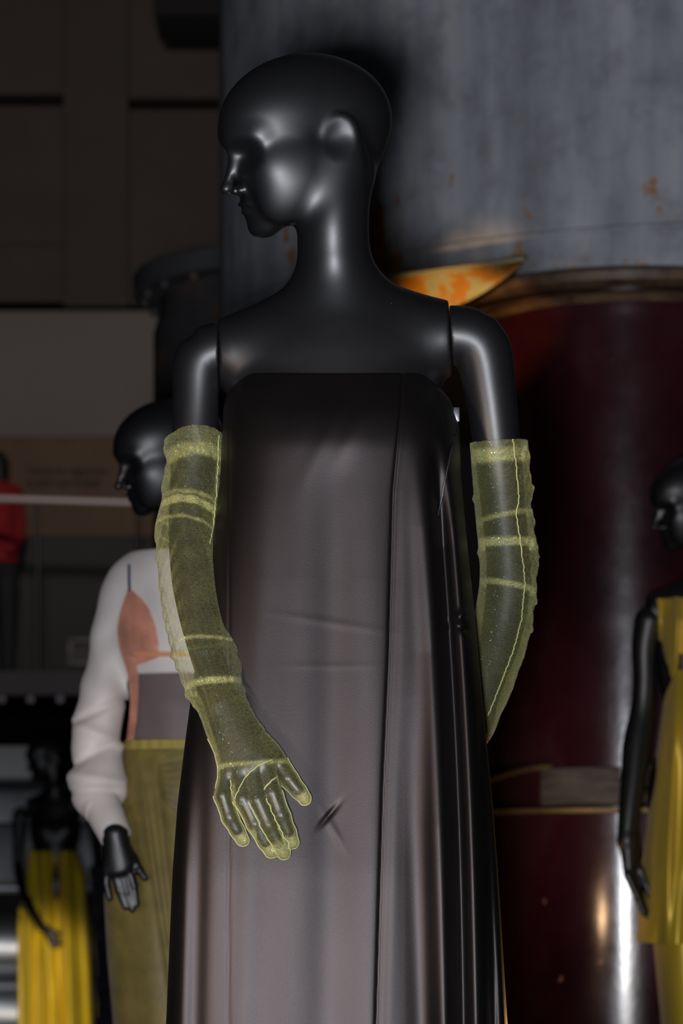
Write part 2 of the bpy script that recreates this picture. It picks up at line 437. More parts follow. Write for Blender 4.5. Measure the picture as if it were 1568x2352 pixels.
# hands
def hand_field(p, H, ext=0.0, fat=0.0):
    """H: dict wrist, palm list of capsules, fingers list of (points, radii)"""
    d = None
    for a, b, r1, r2 in H['palm']:
        e = cone(p, a, b, r1, r2); d = e if d is None else smin(d, e, .016)
    if ext: d = d-fat
    for pts, rs in H['fingers']:
        pts = [np.array(q, float) for q in pts]
        rs = list(rs)
        if ext:
            t = unit(pts[-1]-pts[-2]); pts = pts+[pts[-1]+t*ext]; rs = rs+[rs[-1]*.80]
        e = chain(p, pts, rs, .003)-fat
        d = smin(d, e, .005)
    return d
def arm_field(p, A, fat=0.0):
    return limb(p, [a for a, _ in A], [r for _, r in A])-fat
ARM_R = [(M(520, 806, .010), .0375), (M(468, 814, .010), .0385), (M(456, 900, .008), .0325), (M(449, 1010, .004), .0300), (M(436, 1210, -.02), .0270), (M(446, 1330, -.055), .0285), (M(462, 1430, -.09), .0255), (M(486, 1540, -.13), .0205), (M(506, 1625, -.155), .0185)]
HAND_R = dict(palm=[(M(510, 1630, -.158), M(528, 1775, -.185), .0170, .0095), (M(516, 1630, -.158), M(556, 1768, -.190), .0170, .0105), (M(524, 1632, -.158), M(582, 1760, -.192), .0165, .0108), (M(530, 1640, -.158), M(606, 1748, -.190), .0160, .0105), (M(540, 1650, -.160), M(628, 1735, -.178), .0135, .0095)],
  fingers=[([M(526, 1765, -.183), M(512, 1828, -.196), M(528, 1878, -.198), M(545, 1908, -.196)], [.0085, .0078, .0070, .0058]),
           ([M(553, 1760, -.190), M(558, 1835, -.205), M(586, 1893, -.207), M(610, 1935, -.203)], [.0090, .0084, .0075, .0060]),
           ([M(580, 1755, -.192), M(592, 1838, -.209), M(618, 1895, -.211), M(640, 1938, -.206)], [.0092, .0086, .0076, .0062]),
           ([M(605, 1745, -.190), M(626, 1822, -.205), M(646, 1873, -.207), M(662, 1912, -.203)], [.0092, .0085, .0076, .0062]),
           ([M(618, 1725, -.172), M(640, 1755, -.178), M(662, 1788, -.184), M(684, 1815, -.186)], [.0105, .0094, .0084, .0064])])
ARM_L = [(M(1030, 770, .010), .0375), (M(1092, 776, .010), .0395), (M(1122, 880, .012), .0335), (M(1138, 1000, .02), .0305), (M(1158, 1200, .05), .0280), (M(1168, 1330, .075), .0285), (M(1152, 1450, .10), .0270), (M(1120, 1560, .13), .0225), (M(1096, 1650, .155), .0185)]
HAND_L = dict(palm=[(M(1096, 1650, .155), M(1062, 1800, .175), .017, .0100), (M(1092, 1650, .155), M(1040, 1795, .185), .0165, .0105), (M(1088, 1650, .155), M(1020, 1785, .190), .016, .0105), (M(1090, 1655, .16), M(1008, 1765, .190), .0145, .010)],
  fingers=[([M(1062, 1790, .176), M(1052, 1860, .190), M(1040, 1900, .19)], [.0085, .0075, .006]), ([M(1040, 1790, .184), M(1026, 1875, .20), M(1010, 1930, .2)], [.009, .008, .006]),
           ([M(1022, 1785, .19), M(1004, 1870, .205), M(988, 1930, .205)], [.009, .008, .006]), ([M(1008, 1770, .19), M(984, 1850, .20), M(968, 1900, .2)], [.009, .008, .006]),
           ([M(1040, 1690, .175), M(1005, 1740, .19), M(985, 1790, .195)], [.0105, .009, .0065])])
def full_arm(A, H, C, side):
    def f(p):
        d = smin(arm_field(p, A), hand_field(p, H), .012)
        return smax(d, np.minimum(-plane(p, C, .0006), p[:, 2]-f32(M(500, 980)[2])), .002)
    return f
def bounds(A, H, pad=.05):
    pts = np.array([a for a, _ in A]+[q for fg, _ in H['fingers'] for q in fg]); return pts.min(0)-pad, pts.max(0)+pad
print('arms')
aR = surface(full_arm(ARM_R, HAND_R, CR, -1), *bounds(ARM_R, HAND_R), .0022)
aL = surface(full_arm(ARM_L, HAND_L, CL, 1), *bounds(ARM_L, HAND_L), .0026)
arm_r = meshobj('arm', *aR, PLASTIC, root, BASE); arm_l = meshobj('arm', *aL, PLASTIC, root, BASE)
# legs and base plate (under the dress, they carry the figure)
lg = surface(lambda p: smin(smin(ell(p, M(775, 1640, .015), (.150, .115, .17)), cone(p, M(775, 1340, .015), M(775, 1500, .015), .10, .115), .08),
      np.minimum(chain(p, [M(700, 1750, .01), (-.055, 3.51, 1.22), (-.05, 3.52, .85)], [.085, .052, .034]), chain(p, [M(850, 1750, .01), (.055, 3.51, 1.22), (.05, 3.52, .85)], [.085, .052, .034])), .03),
      (-.22, 3.36, .79), (.22, 3.68, 1.98), .007)
meshobj('legs', *lg, PLASTIC, root, BASE)
mb = MB(); 
for s in (-1, 1): mb.grid([[(s*.052+.034*w*math.cos(t), 3.47+.115*w*math.sin(t)+.0, .772+zz) for t in np.linspace(0, 2*math.pi, 20, endpoint=False)] for w, zz in ((1, 0), (1.02, .02), (.8, .055), (.45, .1))], closed_v=True, cap=True)
mb.build('feet', PLASTIC, root, BASE)

# ------------------------------------------------------------------ gloves
def arclen(A):
    pts = np.array([a for a, _ in A]); return pts
def glove(A, H, C_top, rows, wr, ext, fat_hand, name_seed):
    """sleeve radius from rows (t py -> radius,centre), ruched; returns field"""
    pts = [r[0] for r in rows]; rs = [r[1] for r in rows]
    rg = np.random.RandomState(name_seed); ph = rg.rand(12)*6.28
    P3 = np.array(pts, f32)
    def f(p):
        d = limb(p, pts, rs)
        # wrinkles: rings that crowd on the inner side of the bend
        z = p[:, 2]; x = p[:, 0]; y = p[:, 1]
        w = np.zeros(len(p), f32)
        for i, (fr, am) in enumerate(((150, .0008), (230, .0007), (95, .0010), (340, .0004))):
            sl = (ph[i]-3)*.12
            w += am*np.sin(fr*(z+sl*(x)+.10*np.sin(38*x+ph[i+4]))+ph[i]*2+2.2*np.sin(21*z+ph[i+6]))*(.55+.6*np.sin(30*x+17*y+9*z+ph[i+8]))
        for (cz, sl, wd, am) in wr:
            u = (z-cz-sl*x)/wd; w += am*np.exp(-u*u)
        d = d-w
        h = hand_field(p, H, ext, fat_hand)-w*.25
        return smin(d, h, .012)
    return f
def zz(py, dy=0.0, px=450): return M(px, py, dy)[2]
RROW = [(M(447, 940, .006), .0365), (M(447, 1010, .004), .0368), (M(440, 1110, -.004), .0352), (M(434, 1165, -.010), .0385), (M(428, 1240, -.026), .0395), (M(437, 1330, -.055), .0400), (M(450, 1420, -.086), .0395), (M(472, 1500, -.113), .0400), (M(494, 1575, -.138), .0365), (M(503, 1612, -.150), .0285), (M(520, 1670, -.165), .0250)]
wr_R = [(zz(1150, -.01), -.35, .006, .0028), (zz(1172, -.01), -.35, .006, .0030), (zz(1215, -.02), -.35, .005, .0022), (zz(1470, -.1, 460), .1, .005, .0035), (zz(1565, -.13, 500), .1, .006, .0036), (zz(1590, -.14, 500), .1, .005, .002)]
fR = glove(ARM_R, HAND_R, None, RROW, wr_R, .013, .0028, 3)
topR = (M(447, 1008, .0), unit([-.10, .42, 1.0]))
gR = surface(lambda p: smax(fR(p), (p-topR[0].astype(f32))@topR[1].astype(f32), 0), *bounds(ARM_R[3:], HAND_R, .065), .0020, relax=1)
LROW = [(M(1140, 960, .015), .0375), (M(1144, 1010, .018), .0372), (M(1152, 1110, .030), .0372), (M(1158, 1185, .045), .0375), (M(1166, 1250, .055), .0385), (M(1168, 1330, .072), .0375), (M(1158, 1410, .09), .0385), (M(1136, 1500, .112), .0385), (M(1110, 1590, .135), .0340), (M(1092, 1660, .155), .0255)]
wr_L = [(zz(1196, .045, 1150), .16, .004, .0024), (zz(1250, .055, 1160), -.06, .004, .0022), (zz(1345, .07, 1160), -.22, .004, .0026)]
fL = glove(ARM_L, HAND_L, None, LROW, wr_L, .012, .0028, 8)
topL = (M(1142, 1013, .018), unit([-.06, -.10, 1.0]))
gL = surface(lambda p: smax(fL(p), (p-topL[0].astype(f32))@topL[1].astype(f32), 0), *bounds(ARM_L[3:], HAND_L, .065), .0024, relax=1)
def open_top(V, Fc, T):
    d = (V-T[0])@T[1]; k = (d[Fc] > -.0012).all(1); return V, Fc[~k]
gV, gF = open_top(*gR, topR); lV, lF = open_top(*gL, topL)
def density(o, fn, off):
    me = o.data; n = len(me.vertices); c = np.empty(n*3, np.float32); me.vertices.foreach_get('co', c)
    c = c.reshape(-1, 3)+np.asarray(off); a = me.attributes.new('cloth_weight', 'FLOAT', 'POINT'); a.data.foreach_set('value', fn(c).astype(np.float32))
def band(d, lo, hi, e=.0012): return 1/(1+np.exp(-(d-lo)/e))*(1/(1+np.exp((d-hi)/e)))
glove_r = empty('evening_glove', M(500, 1500, -.1)); offR = np.array(glove_r.location)
tag(glove_r, 'long sheer lime glove on the arm held in front of the black dress, fingers showing', 'glove', 'sheer lime gloves of the foreground mannequin')
o = meshobj('glove_fabric', gV, gF, GLOVE, glove_r, offR)
def dR(c):
    t = (topR[0]-c)@topR[1]
    z, x, y = c[:, 2], c[:, 0], c[:, 1]
    a = .34*band(t, .0215, .038)+.10*band(t, -.01, .0215)
    def ring(py, dy, px, sl, ty, w):
        cc = M(px, py, dy); zc = cc[2]+sl*(x-cc[0])-ty*(y-cc[1])+.0012*np.sin(70*x+py); return band(z, zc-w, zc+w, .0006)
    for args, s in (((1132, -.042, 440, -.16, .40, .0030), .20), ((1152, -.045, 440, -.16, .40, .0058), .34), ((1190, -.055, 430, -.18, .40, .0022), .26),
                    ((1466, -.14, 480, .04, .16, .0022), .30), ((1560, -.17, 505, .14, .16, .0042), .34), ((1752, -.2, 590, .10, .1, .0026), .26)):
        a = a+s*ring(*args)*(y < c[:, 1]*0+cz_front(x, z))
    tip = np.zeros(len(c))
    for pts, rs in HAND_R['fingers']:
        q = np.array(pts[-1]); t = unit(pts[-1]-pts[-2]); tip = np.maximum(tip, band((c-q)@t, rs[-1]*.9, .05)*(np.linalg.norm(c-q, axis=1) < .03))
    return a+.22*tip
def cz_front(x, z): return np.full_like(x, 9.0)
density(o, dR, offR)
glove_l = empty('evening_glove', M(1150, 1400, .08)); offL = np.array(glove_l.location)
tag(glove_l, 'long sheer lime glove on the arm reaching behind the dress, before the burgundy column', 'glove', 'sheer lime gloves of the foreground mannequin')
o = meshobj('glove_fabric', lV, lF, GLOVE, glove_l, offL)
def dL(c):
    t = (topL[0]-c)@topL[1]; z, x = c[:, 2], c[:, 0]
    a = .36*band(t, .010, .027)+.08*band(t, -.01, .010)
    def ring(py, dy, px, sl, w):
        cc = M(px, py, dy); zc = cc[2]+sl*(x-cc[0]); return band(z, zc-w, zc+w, .0006)
    for args, s in (((1183, .02, 1160, .20, .0028), .26), ((1245, .03, 1165, -.0, .0052), .34), ((1342, .05, 1165, -.18, .0034), .3)): a = a+s*ring(*args)
    return a
density(o, dL, offL)
# stitched seams
def on_surface(f, pts, lift=.0004):
    p = np.array(pts, float)
    for _ in range(6):
        e = .0008; G = np.stack([(f((p+d).astype(f32))-f((p-d).astype(f32)))/(2*e) for d in np.eye(3)*e], 1)
        p = p-((f(p.astype(f32))-lift)/np.maximum((G*G).sum(1), .2))[:, None]*G
    return p
def march(f, pts, n=60, front=True):
    """poly-line given as (px,py) laid on the camera-facing side of the field f"""
    c = np.array(pts, float); s = np.r_[0, np.cumsum(np.linalg.norm(np.diff(c, axis=0), axis=1))]
    u = np.linspace(0, s[-1], n); q = np.stack([np.interp(u, s, c[:, 0]), np.interp(u, s, c[:, 1])], 1); out = []
    for px, py in q:
        yy = np.linspace(3.15, 3.85, 240); line = np.array([P(px, py, y) for y in yy]); v = f(line.astype(f32))
        k = np.argmax(v < 0) if (v < 0).any() else np.argmin(v)
        out.append(line[k])
    return on_surface(f, out)
mbs = MB(); mbs.tube(march(fL, [(1176, 1008), (1184, 1070), (1190, 1150), (1184, 1180), (1194, 1250), (1201, 1300), (1203, 1345), (1196, 1420), (1178, 1490), (1152, 1560), (1120, 1642)], 120), .0008, 6)
mbs.build('seam', SEAM, glove_l, offL)
mbs = MB(); mbs.tube(march(fR, [(501, 1000), (499, 1060), (494, 1145), (488, 1215), (480, 1250)], 60), .0007, 6)
mbs.build('seam', SEAM, glove_r, offR)
# finger side seams: closed loops in the plane of the hand around each finger
mbs = MB()
EXT = .013
for pts, rs in HAND_R['fingers']:
    pts = [np.array(q) for q in pts]; t = unit(pts[-1]-pts[-2]); pts = pts+[pts[-1]+t*(EXT+.001)]
    rr = [r+.0030 for r in rs]+[rs[-1]*.80+.0028]
    P3 = np.array(pts); T = np.gradient(P3, axis=0); nrm = np.array([0, 1.0, 0.1]); S = np.cross(T, nrm); S /= np.linalg.norm(S, axis=1)[:, None]
    a = P3+S*np.array(rr)[:, None]; b = P3-S*np.array(rr)[:, None]; tip = unit(T[-1])*rr[-1]
    loop = np.concatenate([a[1:], [a[-1]*.75+b[-1]*.25+tip*.9, a[-1]*.25+b[-1]*.75+tip*.9], b[1:][::-1]])
    s = np.r_[0, np.cumsum(np.linalg.norm(np.diff(loop, axis=0), axis=1))]; u = np.linspace(0, s[-1], 60)
    loop = np.stack([np.interp(u, s, loop[:, k]) for k in range(3)], 1)
    mbs.tube(on_surface(fR, loop, .0002), .00075, 6)
mbs.tube(march(fR, [(530, 1790), (528, 1812), (540, 1835), (560, 1790), (590, 1760), (624, 1745)], 60), .0007, 6)
mbs.tube(march(fR, [(606, 1815), (612, 1805), (640, 1780)], 20), .0009, 6)
mbs.tube(march(fR, [(470, 1700), (480, 1770), (492, 1810)], 20), .0007, 6)
mbs.build('finger_seam', SEAM, glove_r, offR)

# ------------------------------------------------------------------ the satin dress
def dress(name='dress'):
    rowsL = [(857, 548), (880, 520), (920, 512), (960, 512), (1100, 506), (1250, 488), (1400, 470), (1550, 448), (1700, 428), (1850, 410), (2000, 399), (2352, 384), (2800, 366), (3600, 350)]
    rowsR = [(857, 1000), (880, 1030), (920, 1046), (960, 1054), (1100, 1058), (1250, 1072), (1400, 1088), (1550, 1102), (1700, 1116), (1850, 1130), (2000, 1141), (2352, 1163), (2800, 1180), (3600, 1196)]
    py = np.r_[np.linspace(857, 2400, 330), np.linspace(2410, 3380, 60)]
    XL = smooth1(np.interp(py, *zip(*rowsL)), 6); XR = smooth1(np.interp(py, *zip(*rowsR)), 6)
    D = smooth1(np.interp(py, [857, 900, 950, 1010, 1100, 1200, 1300, 1400, 1500, 1600, 1800, 2000, 3500], [.068, .094, .119, .131, .1325, .135, .138, .1415, .1455, .150, .159, .168, .20]), 26)
    nu = 720; G = np.zeros((len(py), nu, 3)); u = np.linspace(0, 2*np.pi, nu, endpoint=False)
    cu, su = np.cos(u), np.sin(u); ex = .60
    EL = smooth1(np.interp(py, [857, 1000, 1300, 1900], [.85, .66, .48, .25]), 600); ER = smooth1(np.interp(py, [857, 1000, 1300, 1900], [.85, .70, .60, .50]), 600)
    for i, y in enumerate(py):
        ex = np.where(cu < 0, EL[i], ER[i])
        q_ = 2/ex; rr_ = (np.abs(cu)**q_+np.abs(su)**q_)**(-1/q_); sx = rr_*cu; sy = rr_*su
        xl, xr = XL[i], XR[i]; cx = (xl+xr)/2; hw = (xr-xl)/2/1800.; z0 = M(cx, y, 0)[2]; x0 = M(cx, y, 0)[0]
        fr = -su > 0; w = np.clip(-sy*1.6, 0, 1)            # front weight
        px = cx+sx*(xr-xl)/2
        dy = np.zeros(nu)
        def ridge(c, wd, am):
            return am*np.exp(-((px-c)/wd)**2)
        t = np.clip((y-857)/1500, 0, 1.4)
        grow = np.clip((y-930)/400, 0, 1)
        # soft gathers falling from the bust
        dy -= grow*(ridge(700-40*t, 60, .006)+ridge(845+10*t, 46, .006)+ridge(620-60*t, 34, .005))
        dy += grow*(ridge(770-20*t, 40, .005))
        dy -= np.exp(-((y-980)/90)**2)*ridge(830+(960-y)*.55, 34, .008)
        dy -= np.exp(-((y-1000)/90)**2)*ridge(770+(960-y)*.45, 24, .005)
        # right-hand deep folds
        f1 = 985+75*t+18*np.sin(3*t); dy += 1.5* np.clip((y-1000)/250, 0, 1)*(ridge(f1, 15+6*t, .020)+ridge(f1+62+10*t, 13, .018))
        dy -= np.clip((y-960)/250, 0, 1)*(ridge(f1-42, 26, .010)+ridge(f1+30, 18, .008))
        dy -= np.clip((y-1500)/400, 0, 1)*ridge(965+60*t, 42, .012)
        dy += np.clip((y-1600)/400, 0, 1)*ridge(905+60*t, 34, .007)
        # left-hand soft flutes
        dy += np.clip((y-1500)/500, 0, 1)*(ridge(478-30*t, 22, .012)-ridge(445-30*t, 20, .008))
        dy *= np.interp(px, [930, 990], [.42, .9])
        # seams
        s1 = np.interp(y, [857, 940, 1130, 1500, 1800, 2352, 3600], [924, 920, 902, 893, 880, 864, 850])
        s2 = np.interp(y, [857, 1000, 1250, 3600], [530, 527, 526, 522])
        dy += ridge(s1, 3.2, .0030)+.5*ridge(s1+9, 14, .005)*grow+ridge(s2, 3, .0012)
        # tugged creases
        dy -= .0003*np.exp(-((y-1445-(px-850)*.16)/9)**2)*np.exp(-((px-760)/110)**2)
        dy -= .0002*np.exp(-((y-1530)/7)**2)*np.exp(-((px-760)/90)**2)
        dy += .0032*np.exp(-((y-1873+(px-755)*1.1)/8)**2)*np.exp(-((px-755)/20)**2)
        dy -= .0010*np.exp(-((y-1905-(px-765)*1.6)/16)**2)*np.exp(-((px-770)/22)**2)
        dy -= .008*np.exp(-((y-1415+(px-1060)*.5)/12)**2)*np.exp(-((px-1062)/30)**2)
        dy += .008*np.exp(-((y-1440-(px-1060)*.45)/10)**2)*np.exp(-((px-1062)/34)**2)
        # top dips at both sides, the neckline
        yc = .003+D[i]*sy
        G[i, :, 0] = x0+sx*hw; G[i, :, 1] = Y0+yc+dy*w; G[i, :, 2] = z0
        # keep the outline where the photograph has it although the front is nearer
        k = (Y0+yc)/Y0; G[i, :, 0] = x0*(k*w+1-w)+sx*hw*(k*w+1-w); G[i, :, 2] = CAMZ+(z0-CAMZ)*(k*w+1-w)
        dip = np.exp(-(i/26.)**2) if i < 120 else 0
        top = -.0004*np.exp(-((px-925)/30)**2)
        G[i, :, 2] += dip*(-.030*np.clip((np.abs(px-745)-195)/125, 0, 1)**2)*w+dip*(-.02)*(1-w)
    return py, G
py, G = dress()
dr = empty('strapless_dress', (0, Y0, .8)); OD = np.array([0, Y0, .8])
tag(dr, 'long black satin strapless dress with seamed flared skirt on the foreground mannequin', 'dress')
mb = MB(); a, b = G.shape[:2]
# outer cloth, rolled over at the top into a lining
lin = G[:14].copy(); c0 = G.mean(1)[:14, None, :]; lin[:, :, :2] = c0[:, :, :2]+(lin[:, :, :2]-c0[:, :, :2])*.965
full = np.concatenate([lin[::-1], G]); full = full[:, ::-1]
idx = np.arange(full.shape[0]*b).reshape(-1, b); j2 = (np.arange(b)+1) % b
Fq = np.stack([idx[:-1], idx[:-1][:, j2], idx[1:][:, j2], idx[1:]], -1).reshape(-1, 4)
meshobj('gown_body', full.reshape(-1, 3), Fq, DRESS, dr, OD)
DRESS_G = G
def dress_pt(px, py_, lift=.0012):
    i = int(np.argmin(np.abs(py-py_))); row = DRESS_G[i]; m = row[:, 1] < Y0+.06
    q = row[m]; X, _ = PX(q); k = np.argmin(np.abs(X-px)); r = q[k].copy(); r[1] -= lift; return r
SATD = mat('dark_thread', (.012, .012, .016), .5)
METAL = mat('chrome_zip_metal', (.75, .76, .8), .2, 1.0)
mb = MB(); pts = [dress_pt(x, y) for x, y in zip(np.linspace(1052, 1006, 30), np.linspace(955, 1180, 30))]; mb.tube(pts, .0013, 6); zp = mb.build('zip_tape', SATD, dr, OD)
mb = MB(); c = M(1048, 952, -.03); mb.box(c-[.004, .002, .009], c+[.004, .002, .009], .0015)
mb.tube([c+[0, -.003, -.008], c+[-.001, -.004, -.017]], .0012, 8); c2 = c+[-.0015, -.004, -.026]
mb.grid([[c2+[.0022*w*math.cos(t), .001*math.sin(t)*w, h] for t in np.linspace(0, 6.283, 10, endpoint=False)] for w, h in ((.3, -.006), (1, -.004), (1, .004), (.3, .007))], closed_v=True, cap=True)
mb.build('zip_pull', METAL, zp, OD) if False else mb.build('zip_slider', METAL, dr, OD)

# ------------------------------------------------------------------ the hall
YW = 22.0
HALL = m_noisy('dark_hall_panel', (.038, .031, .028), (.050, .041, .037), .8, 1.5)
HALLD = mat('black_void', (.004, .004, .005), .9)
GREYW = m_noisy('grey_partition_paint', (.125, .115, .112), (.14, .13, .125), .8, .8)
FLOORM = m_noisy('dark_floor', (.02, .019, .02), (.035, .033, .033), .6, 2)
def struct(name, mb, m): o = mb.build(name, m, None); o['kind'] = 'structure'; return o
def pbox(mb, x0, y0, x1, y1, Ya, Yb, bev=0):
    """solid whose front face spans the given part of the view at depth Ya"""
    a = P(x0, y1, Ya); b = P(x1, y0, Ya); return mb.box((a[0], Ya, a[2]), (b[0], Yb, b[2]), bev)
struct('floor', MB().box((-9, -2, -.1), (9, 25, 0)), FLOORM)
wall = struct('wall_back', MB().box((-9, YW+.3, 0), (9, YW+.5, 11)), HALLD)
for r in ((-700, -700, 146, 216), (-700, 244, 146, 560), (-700, 562, 146, 694), (294, -700, 700, 226), (294, 252, 700, 700)):
    mb = MB(); pbox(mb, *r, YW, YW+.3, .01); mb.build('wall_panel', HALL, wall)
mb = MB(); pbox(mb, 146, -700, 294, 704, YW-.12, YW+.3, .02); mb.build('pilaster', m_noisy('pilaster_paint', (.036, .030, .028), (.044, .036, .033), .8, 1), wall)
struct('wall_left', MB().box((-9.2, -2, 0), (-9, 25, 11)), HALLD); struct('wall_right', MB().box((9, -2, 0), (9.2, 25, 11)), HALLD)
struct('ceiling', MB().box((-9, -2, 11), (9, 25, 11.2)), HALLD)
mb = MB(); pbox(mb, 352, -120, 640, 34, YW-1.2, YW-.5, .02); tag(mb.build('duct_box', HALLD), 'black box high on the dark wall, left of the steel drum', 'box')
# gallery
gal_z = P(0, 1540, 20)[2]
g = struct('trim_1', MB().box((-9, 19.6, P(0, 1596, 19.6)[2]), (9, YW+.3, P(0, 1540, 19.6)[2])), m_noisy('gallery_edge', (.013, .014, .018), (.02, .021, .026), .7, 2))
for x in (4, 70, 138):
    c = P(x, 1606, 19.58); mb = MB(); mb.tube([c+[0, .03, 0], c], .026, 12); mb.build('bolt', mat('bolt_steel', (.10, .10, .13), .4, .5), g)
rail = empty('gallery_rail', P(150, 1148, 19.8)); OR = np.array(rail.location); tag(rail, 'thin pale metal handrail across the gallery, in front of the wooden sign', 'handrail')
mb = MB(); mb.tube([P(-500, 1130, 19.8), P(0, 1146, 19.8), P(420, 1159, 19.8)], .026, 10); mb.build('rail', mat('rail_metal', (.42, .38, .38), .5, .3), rail, OR)
for x in (-120, 86, 318):
    a = P(x, 1150, 19.8); mb = MB(); mb.tube([a, [a[0], 19.8, P(0, 1540, 19.6)[2]]], .018, 8); mb.build('rail_post', mat('post_metal', (.012, .012, .014), .5), rail, OR)
part = empty('display_board', P(150, 1230, 21.3)); OP = np.array(part.location)
tag(part, 'pale grey board with a brown lettered panel below, on the gallery behind the handrail', 'board')
mb = MB(); pbox(mb, -600, 714, 700, 1004, 21.3, 21.45, .01); mb.build('grey_board', GREYW, part, OP)
mb = MB(); pbox(mb, -600, 1005, 700, 1232, 21.3, 21.45, .01); sg = mb.build('brown_panel', m_noisy('brown_wood', (.075, .042, .020), (.095, .056, .028), .7, 3, (1, 1, .3)), part, OP)
for i, (txt, y, w) in enumerate((('Tensione registrata', 1088, 186), ('quadri principali', 1116, 172))):
    cu = bpy.data.curves.new('lettering', 'FONT'); cu.body = txt; cu.size = 1; cu.extrude = .002
    o = bpy.data.objects.new('lettering', cu); COL.objects.link(o); bpy.context.view_layer.update()
    me = bpy.data.meshes.new_from_object(o); w_ = max(.01, o.dimensions.x); bpy.data.objects.remove(o); o = link(bpy.data.objects.new('lettering', me), sg)
    k = w/F*21.25/w_; cu = me; o.scale = (k, k*1.05, k); o.rotation_euler = (math.pi/2, 0, 0)
    a = P(59, y, 21.28); o.location = Vector((a-OP).tolist()); cu.materials.append(mat('sign_ink', (.012, .007, .005), .8))
mb = MB(); pbox(mb, -600, 1233, 318, 1540, 21.0, 21.7, .02); tag(mb.build('low_cabinet', mat('green_black', (.010, .012, .011), .7)), 'dark green-black cabinet below the brown lettered panel', 'cabinet')
mb = MB(); pbox(mb, 326, 1233, 700, 1540, 21.1, 21.6, .02); tag(mb.build('brown_locker', mat('brown_dark', (.02, .011, .007), .7)), 'dark brown locker right of the low black cabinet, beside the bald head', 'cabinet')
fr = empty('picture_frame', P(188, 1540, 20.1)); OF = np.array(fr.location); tag(fr, 'small grey framed picture standing on the gallery edge', 'picture frame')
mb = MB()
for r in ((155, 1466, 222, 1476), (155, 1520, 222, 1530), (155, 1476, 165, 1520), (212, 1476, 222, 1520)): pbox(mb, *r, 20.05, 20.1, .005)
mb.build('frame', mat('frame_grey', (.035, .035, .042), .5), fr, OF)
mb = MB(); pbox(mb, 163, 1474, 214, 1522, 20.08, 20.1); mb.build('picture', mat('picture_dark', (.012, .011, .011), .6), fr, OF)
mb = MB(); pbox(mb, 160, 1529, 217, 1541, 20.04, 20.14); mb.build('stand', HALLD, fr, OF)
# visitor in red on the gallery
pr = empty('person', P(-6, 1538, 20.6)); OQ = np.array(pr.location); tag(pr, 'dark-haired visitor in a red top on the gallery at the left edge', 'person')
def Q(x, y, dy=0): return P(x, y, 20.6+dy)
vb = surface(lambda p: smin(ell(p, Q(-8, 1078), (.085, .10, .115)), smin(cone(p, Q(-8, 1100), Q(-8, 1125), .055, .06), smin(cone(p, Q(-44, 1128), Q(26, 1132), .06, .06),
     smin(cone(p, Q(-10, 1150), Q(-10, 1290), .15, .15), np.minimum(chain(p, [Q(-35, 1310), Q(-38, 1420), Q(-38, 1530)], [.10, .07, .05]), chain(p, [Q(15, 1310), Q(18, 1420), Q(18, 1530)], [.10, .07, .05])), .04), .05), .05), .03),
     Q(-90, 1545)-[.1, .3, 0], Q(80, 1020)+[.1, .3, .05], .02)
meshobj('body', *vb, mat('dark_trousers', (.006, .007, .012), .8), pr, OQ)
vt = surface(lambda p: smin(smin(cone(p, Q(-46, 1132), Q(30, 1134), .075, .075), cone(p, Q(-10, 1150), Q(-10, 1280), .17, .175), .05),
     np.minimum(chain(p, [Q(32, 1138), Q(46, 1200), Q(38, 1250), Q(20, 1262, -.15)], [.065, .055, .05, .04]), chain(p, [Q(-50, 1138), Q(-64, 1200), Q(-58, 1250), Q(-30, 1262, -.15)], [.065, .055, .05, .04])), .02),
     Q(-110, 1300)-[.1, .4, 0], Q(90, 1100)+[.1, .3, .08], .018)
meshobj('red_top', *vt, m_noisy('red_knit', (.16, .002, .006), (.25, .004, .010), .9, 6), pr, OQ)
vh = surface(lambda p: smin(ell(p, Q(-8, 1074, .01), (.10, .115, .13)), ell(p, Q(-8, 1100, -.02), (.095, .09, .09)), .04), Q(-60, 1140)-[.1, .3, 0], Q(50, 1020)+[.1, .3, .05], .015)
meshobj('hair', *vh, mat('dark_hair', (.004, .004, .005), .6), pr, OQ)

# ------------------------------------------------------------------ machines at the far left
ME = mat('polished_steel', (.42, .43, .47), .42, 1.0); NT(ME).bump(NT(ME).noise(NT(ME).obj(), 3, 3), .2, .02)
mc = empty('steel_machine', (-2.0, 16.5, 0)); OM = np.array(mc.location); tag(mc, 'large polished steel machine with horizontal drums behind the yellow-skirted mannequin', 'machine')
GP = m_noisy('machine_grey_paint', (.16, .155, .155), (.20, .195, .195), .5, 4)
mb = MB(); pbox(mb, -400, 1712, 74, 1796, 16.5, 17.2, .03); mb.build('upper_panel', GP, mc, OM)
mb = MB(); pbox(mb, -400, 1798, 300, 1812, 16.45, 17.2); mb.build('dark_rail', HALLD, mc, OM)
mb = MB(); pbox(mb, -400, 1813, 300, 1890, 16.5, 17.2, .03); mb.build('middle_panel', m_noisy('machine_mid', (.07, .07, .075), (.12, .12, .125), .35, 4, metal=.6), mc, OM)
mb = MB(); pbox(mb, -400, 1892, 300, 2052, 16.55, 17.2, .03); mb.build('lower_panel', m_noisy('machine_dark', (.028, .028, .032), (.045, .045, .05), .35, 4, metal=.3), mc, OM)
mb = MB(); a = P(-400, 2040, 16.4); b = P(300, 2040, 16.4); mb.tube([a, b], .012, 10); mb.build('pipe', ME, mc, OM)
def hdrum(y, rpx, Y, name, m):
    mb = MB(); a = P(-420, y, Y); b = P(205, y, Y); r = rpx/F*Y
    prof = [(0, .7), (.02, .96), (.05, 1), (.95, 1), (.98, .96), (1, .7)]
    mb.grid([[a+(b-a)*u+np.array([0, r*w*math.cos(t), r*w*math.sin(t)]) for t in np.linspace(0, 6.2832, 48, endpoint=False)] for u, w in prof], closed_v=True, cap=True)
    mb.build(name, m, mc, OM)
